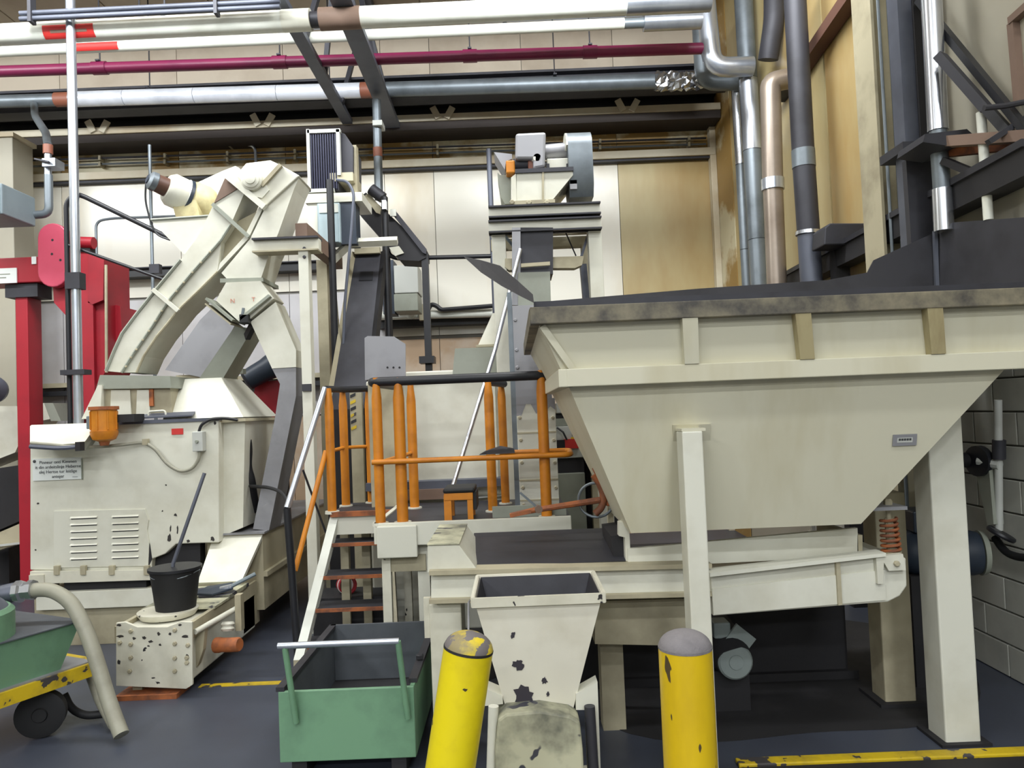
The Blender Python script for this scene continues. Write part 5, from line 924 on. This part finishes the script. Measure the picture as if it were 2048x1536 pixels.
t.part('upper_pipe', cyl(P(753, 200, 8.6), P(758, 400, 8.6), 0.05, 16), GALVD, smooth=True); t.part('band', cyl(P(755, 296, 8.6), P(756, 314, 8.6), 0.054, 16), COPPER, smooth=True); t.part('lower_pipe', tube([P(769, 395, 7.6), P(772, 520, 7.6), P(778, 690, 7.6)], 0.035, 12), BLACK, smooth=True); t.part('cable_clip', pb(764, 400, 772, 418, 7.5, 0.08), ALU); t.part('flange', pb(745, 240, 764, 250, 8.5, 0.2), SCREEN); x_ = P(778, 690, 7.6); t.part('lower_pipe', cyl((x_.x, 7.6, 0), (x_.x, 7.6, x_.z), 0.035), BLACK, smooth=True)
t.part('link', cyl(P(758, 398, 8.6), P(769, 396, 7.6), 0.03), BLACK)
t = Thing('guard_rail', 'black horizontal guard rail crossing to the elevator frame', 'railing'); t.part('rail', tube([P(772, 490, 8.2), P(780, 512, 8.2), P(795, 517, 8.2), P(990, 512, 8.2)], 0.024, 10, 0.06), BLACK, smooth=True); p = P(986, 514, 8.2); t.part('post', cyl((p.x, 8.2, 0), (p.x, 8.2, P(986, 298, 8.2).z), 0.03, 10), SLATE, smooth=True); p = P(776, 505, 8.2); t.part('post', cyl((p.x, 8.2, 0), (p.x, 8.2, p.z), 0.024, 10), BLACK)
t = Thing('junction_box', 'grey wall box with darker lower half left of the elevator frame', 'box'); t.part('upper_half', pb(788, 530, 836, 586, 9.0, 0.4), SCREEN, bev=0.01); t.part('lower_half', pb(788, 587, 836, 622, 9.0, 0.4), SAGE, bev=0.01); t.part('wall_mount', pb(795, 540, 830, 615, 9.4, 0.63), DARK); t.part('side_unit', pb(765, 520, 788, 628, 9.1, 0.3), NAVY)
t = Thing('blower_motor', 'navy blower motor on a red housing half hidden behind the forked chute', 'motor'); p = P(512, 750, 7.3)
t.part('motor', lathe(p, (0.75, 0.3, 0.45), [(-0.12, 0.07), (-0.1, 0.1), (0.1, 0.11), (0.25, 0.14), (0.34, 0.12)], 20), NAVY, smooth=True); t.part('housing', pp([(505, 800), (512, 765), (560, 760), (575, 830), (548, 838)], 7.4, 0.4), RED); x = P(540, 830, 7.5).x; t.part('stand', wbox(x-0.2, x+0.1, 7.45, 7.75, 0, P(540, 828, 7.5).z), DARKD)
t = Thing('pressure_valve', 'small upright valve with a black cap on the hood behind', 'valve'); t.part('stem', cyl(P(472, 740, 7.0), Vector((P(472, 740, 7.0).x, 7.0, P(472, 840, 7.0).z)), 0.015, 8), MOTOR); t.part('cap', cyl(P(473, 712, 7.0), P(472, 735, 7.0), 0.022, 12), BLACK, smooth=True); t.part('cross_bracket', pb(450, 738, 486, 748, 6.95, 0.08), SAGE); x = P(472, 840, 7.0); t.part('stand', wbox(x.x-0.03, x.x+0.03, 6.97, 7.03, 0, x.z), CREAMD)
t = Thing('grey_wall_hood', 'lavender grey sloping sheet behind the gooseneck, scratched', 'panel'); t.part('sheet', pp([(330, 740), (400, 640), (440, 600), (470, 650), (410, 756)], 7.4, 0.03), PLATE); x = P(360, 750, 7.4); t.part('stand', wbox(x.x-0.05, x.x+0.2, 7.42, 7.5, 0, x.z), CREAMD)
t = Thing('side_conveyor', 'cream sloping conveyor housing behind the red post at the left edge', 'conveyor'); t.part('top_box', pp([(-60, 858), (-10, 812), (48, 812), (62, 842), (52, 858), (30, 905), (-60, 940)], 8.3, 0.5), CREAM); t.part('upper_box', pp([(52, 812), (88, 806), (100, 838), (60, 846)], 8.2, 0.3), CREAM); t.part('box_end', pp([(88, 806), (106, 806), (122, 842), (102, 842)], 8.2, 0.3), SAGE)
t.part('lower_guard', pp([(-60, 1090), (56, 1040), (58, 1080), (-60, 1120)], 8.0, 0.3), CREAMD); t.part('guard_rail', bar(P(-60, 1098, 7.97), P(58, 1084, 7.97), 0.03, 0.02), SCREEN); t.part('under_box', pp([(-60, 945), (40, 930), (56, 1035), (-60, 1085)], 8.3, 0.4), DARKD); x = P(-20, 1000, 8.4).x; t.part('stand', wbox(x-0.3, x+0.2, 8.4, 8.7, 0, 0.6), DARKD)
one('grey_fan', lathe(P(-12, 780, 8.0), (0.3, -1, 0), [(0, 0.14), (0.12, 0.16), (0.2, 0.1)], 24), SLATE, 'dark grey round fan housing at the left edge', 'fan', smooth=True)
# ------------------------------------------------------------------ upper right: dark column, silver duct, braces, wall conveyor
t = Thing('dark_column', 'dark slate steel column in front of the right wall', 'column'); Y = 4.75
p = P(1808, 200, Y); x0 = P(1806, 200, Y).x; x1 = P(1846, 200, Y).x
t.part('shaft', wbox(x0, x1, Y, Y+0.13, 0, CZ), SLATE); t.part('side_flange', wbox(x0+0.09, x1+0.01, Y-0.02, Y, 0, CZ), DARKD); t.part('ledge', pb(1806, 282, 1862, 300, Y-0.06, 0.3), DARK); t.part('lower_cover', pp([(1812, 320), (1866, 290), (1868, 600), (1830, 600)], Y-0.05, 0.05), DARK)
t = Thing('silver_duct', 'bright silver duct hanging beside the dark slate column', 'duct')
t.part('upper_section', cyl(P(1860, -60, 4.5), P(1876, 262, 4.5), 0.058, 20), ALU, smooth=True); t.part('joint_section', cyl(P(1876, 262, 4.5), P(1884, 378, 4.5), 0.05, 20), GALVD, smooth=True); t.part('lower_section', cyl(P(1884, 378, 4.5), P(1888, 462, 4.5), 0.056, 20), ALU, smooth=True)
t = Thing('wall_conveyor', 'black inclined conveyor running up along the right wall', 'conveyor'); a = PX(1560, 580, 2.76); b = PX(2080, 318, 2.76)
t.part('trough', bar(a, b, 0.14, 0.15), DARKD); t.part('side_rail', bar(a+Vector((-0.08, 0, 0.09)), b+Vector((-0.08, 0, 0.09)), 0.02, 0.04), DARK); t.part('drive_box', pp([(1650, 455), (1660, 446), (1735, 446), (1738, 488), (1648, 490)], 5.9, 0.25), DARK, bev=0.01); t.part('support', wbox(2.68, 2.80, 6.1, 6.2, 0, 3.0), DARKD)
t = Thing('brace_frame', 'crossing black braces and rusty bracket at the upper right', 'frame'); Y = 4.0
t.part('brace', bar(P(1838, 0, 4.7), P(2080, 296, 3.9), 0.045, 0.04), BLACK); t.part('brace', bar(P(1880, 112, Y+0.35), P(1975, 220, Y+0.15), 0.08, 0.05), DARK); t.part('brace', bar(P(1975, 218, Y+0.15), P(2030, 280, Y+0.05), 0.08, 0.05), BLACK); t.part('brace', bar(P(1976, 285, Y+0.05), P(2060, 230, Y+0.05), 0.035, 0.03), DARK)
t.part('shelf_bracket', pp([(1846, 284), (1850, 268), (1934, 258), (1952, 274), (1952, 282), (1900, 292)], Y+0.35, 0.3), DARK); t.part('rusty_beam', bar(P(1890, 284, Y+.4), P(2090, 270, Y-.1), 0.08, 0.06), BROWN); t.part('rusty_beam', bar(P(1894, 306, Y+0.5), P(2090, 284, Y), 0.05, 0.05), RUST); t.part('knee', bar(P(1890, 322, Y+0.45), P(1945, 345, Y+0.3), 0.07, 0.04), DARKD); t.part('clamp', tube([P(1968, 216, Y), P(2010, 212, Y), P(2060, 202, Y)], 0.016, 8), DARK)
one('white_pipe', cyl(P(1962, 225, 4.2), P(1977, 440, 4.2), 0.026, 14), WHITE, 'slim white vertical pipe in front of the black wall conveyor', 'pipe', smooth=True)
t = Thing('wall_frame', 'rusty framed opening at the top right corner of the side wall', 'frame'); 
for pa, pb_ in (((2024, 42), (2060, 10)), ((2026, 45), (2040, 205))): t.part('frame_bar', bar(PX(*pa, WX-0.05), PX(*pb_, WX-0.05), 0.05, 0.04), BROWN)
# ------------------------------------------------------------------ lower right: pump and pipework by the block wall
t = Thing('pump', 'dark pump with a black bent pipe behind the hopper legs', 'pump'); c = P(1895, 1105, 4.45)
t.part('motor', lathe(c, (1, -0.25, 0), [(-0.24, 0.11), (-0.2, 0.13), (0.12, 0.13), (0.16, 0.12)], 24), NAVY, smooth=True); t.part('end_cover', lathe(c+Vector((0.16, -0.04, 0)), (1, -0.25, 0), [(0, 0.13), (0.03, 0.12), (0.035, 0.05)], 24), SAGE, smooth=True); t.part('top_box', pb(1828, 1022, 1876, 1066, 4.42, 0.2), NAVY, bev=0.01); t.part('bent_pipe', tube([P(1852, 1025, 4.45), P(1848, 965, 4.45), P(1870, 925, 4.45), P(1930, 920, 4.5)], 0.045, 14, 0.15), RUBBER, smooth=True); t.part('stand', wbox(c.x-0.25, c.x+0.1, 4.4, 4.6, 0, c.z-0.12), DARKD)
t = Thing('valve_pipe', 'grey valve pipe with black handwheel on the white block wall', 'pipe'); X = WX-0.12
t.part('pipe', tube([PX(1996, 800, X), PX(1998, 1060, X)], 0.022, 10), SCREEN, smooth=True); t.part('valve', cyl(PX(1998, 880, X), PX(1998, 918, X), 0.035, 12), DARK, smooth=True); t.part('flange', lathe(PX(1958, 922, X-0.05), (1, 0.2, 0), [(-0.02, 0.09), (0.02, 0.09)], 20), BLACK, smooth=True); t.part('stub', cyl(PX(1958, 922, X-0.05), PX(2000, 930, X), 0.03, 10), SCREEN); t.part('handwheel', lathe(PX(2000, 1072, X-0.03), (0.5, -0.3, 1), [(0, 0.075), (0.012, 0.08), (0.024, 0.075)], 20), BLACK, smooth=True); t.part('hose', tube([PX(1990, 1075, X), PX(2010, 1105, X), PX(2040, 1116, X), PX(2100, 1112, X)], 0.022, 10, 0.1), RUBBER, smooth=True)
one('wall_duct', prism([PX(1970, 940, WX-0.1), PX(1998, 930, WX-0.1), PX(2008, 1048, WX-0.1), PX(1996, 1050, WX-0.1)], (-0.06, 0, 0)), SAGE, 'tapered grey duct piece leaning on the block wall', 'duct')
# ------------------------------------------------------------------ small loose things
t = Thing('red_bucket', 'red bucket lying on its side in the dark under the stair', 'bucket'); p = Vector((P(697, 1190, 5.75).x, 5.75, 0.42)); t.part('body', lathe(p, (0.5, -0.8, 0.1), [(-0.12, 0.055), (0.0, 0.07), (0.0, 0.062), (-0.1, 0.05)], 20), RED, smooth=True); t.part('band', lathe(p, (0.5, -0.8, 0.1), [(-0.06, 0.066), (-0.045, 0.068)], 20), PAPER); t.part('ledge', wbox(p.x-0.25, p.x+0.3, 5.66, 6.0, 0.0, 0.35), DARKD)
one('white_strip', prism([PZ(880, 995, DZ+0.01), PZ(1030, 985, DZ+0.01), PZ(1030, 990, DZ+0.01), PZ(890, 1002, DZ+0.01)], (0, 0, 0.006)), PAPER, 'white strip lying on the platform deck behind the stool', 'strip')
t = Thing('hazard_post', 'cream post with yellow and black hazard stripes behind the left railing', 'post'); p = P(714, 880, 6.3); t.part('post', wbox(p.x-0.05, p.x+0.05, 6.3, 6.36, 0, P(714, 785, 6.3).z), CREAMD)
for i in range(6):
    z0 = P(710, 790+i*13, 6.29).z; t.part('stripe', prism([(p.x-0.045, 6.295, z0), (p.x+0.0, 6.295, z0+0.02), (p.x+0.0, 6.295, z0-0.005), (p.x-0.045, 6.295, z0-0.025)], (0, 0.004, 0)), YELLD if i % 2 else BLACK)
finish()
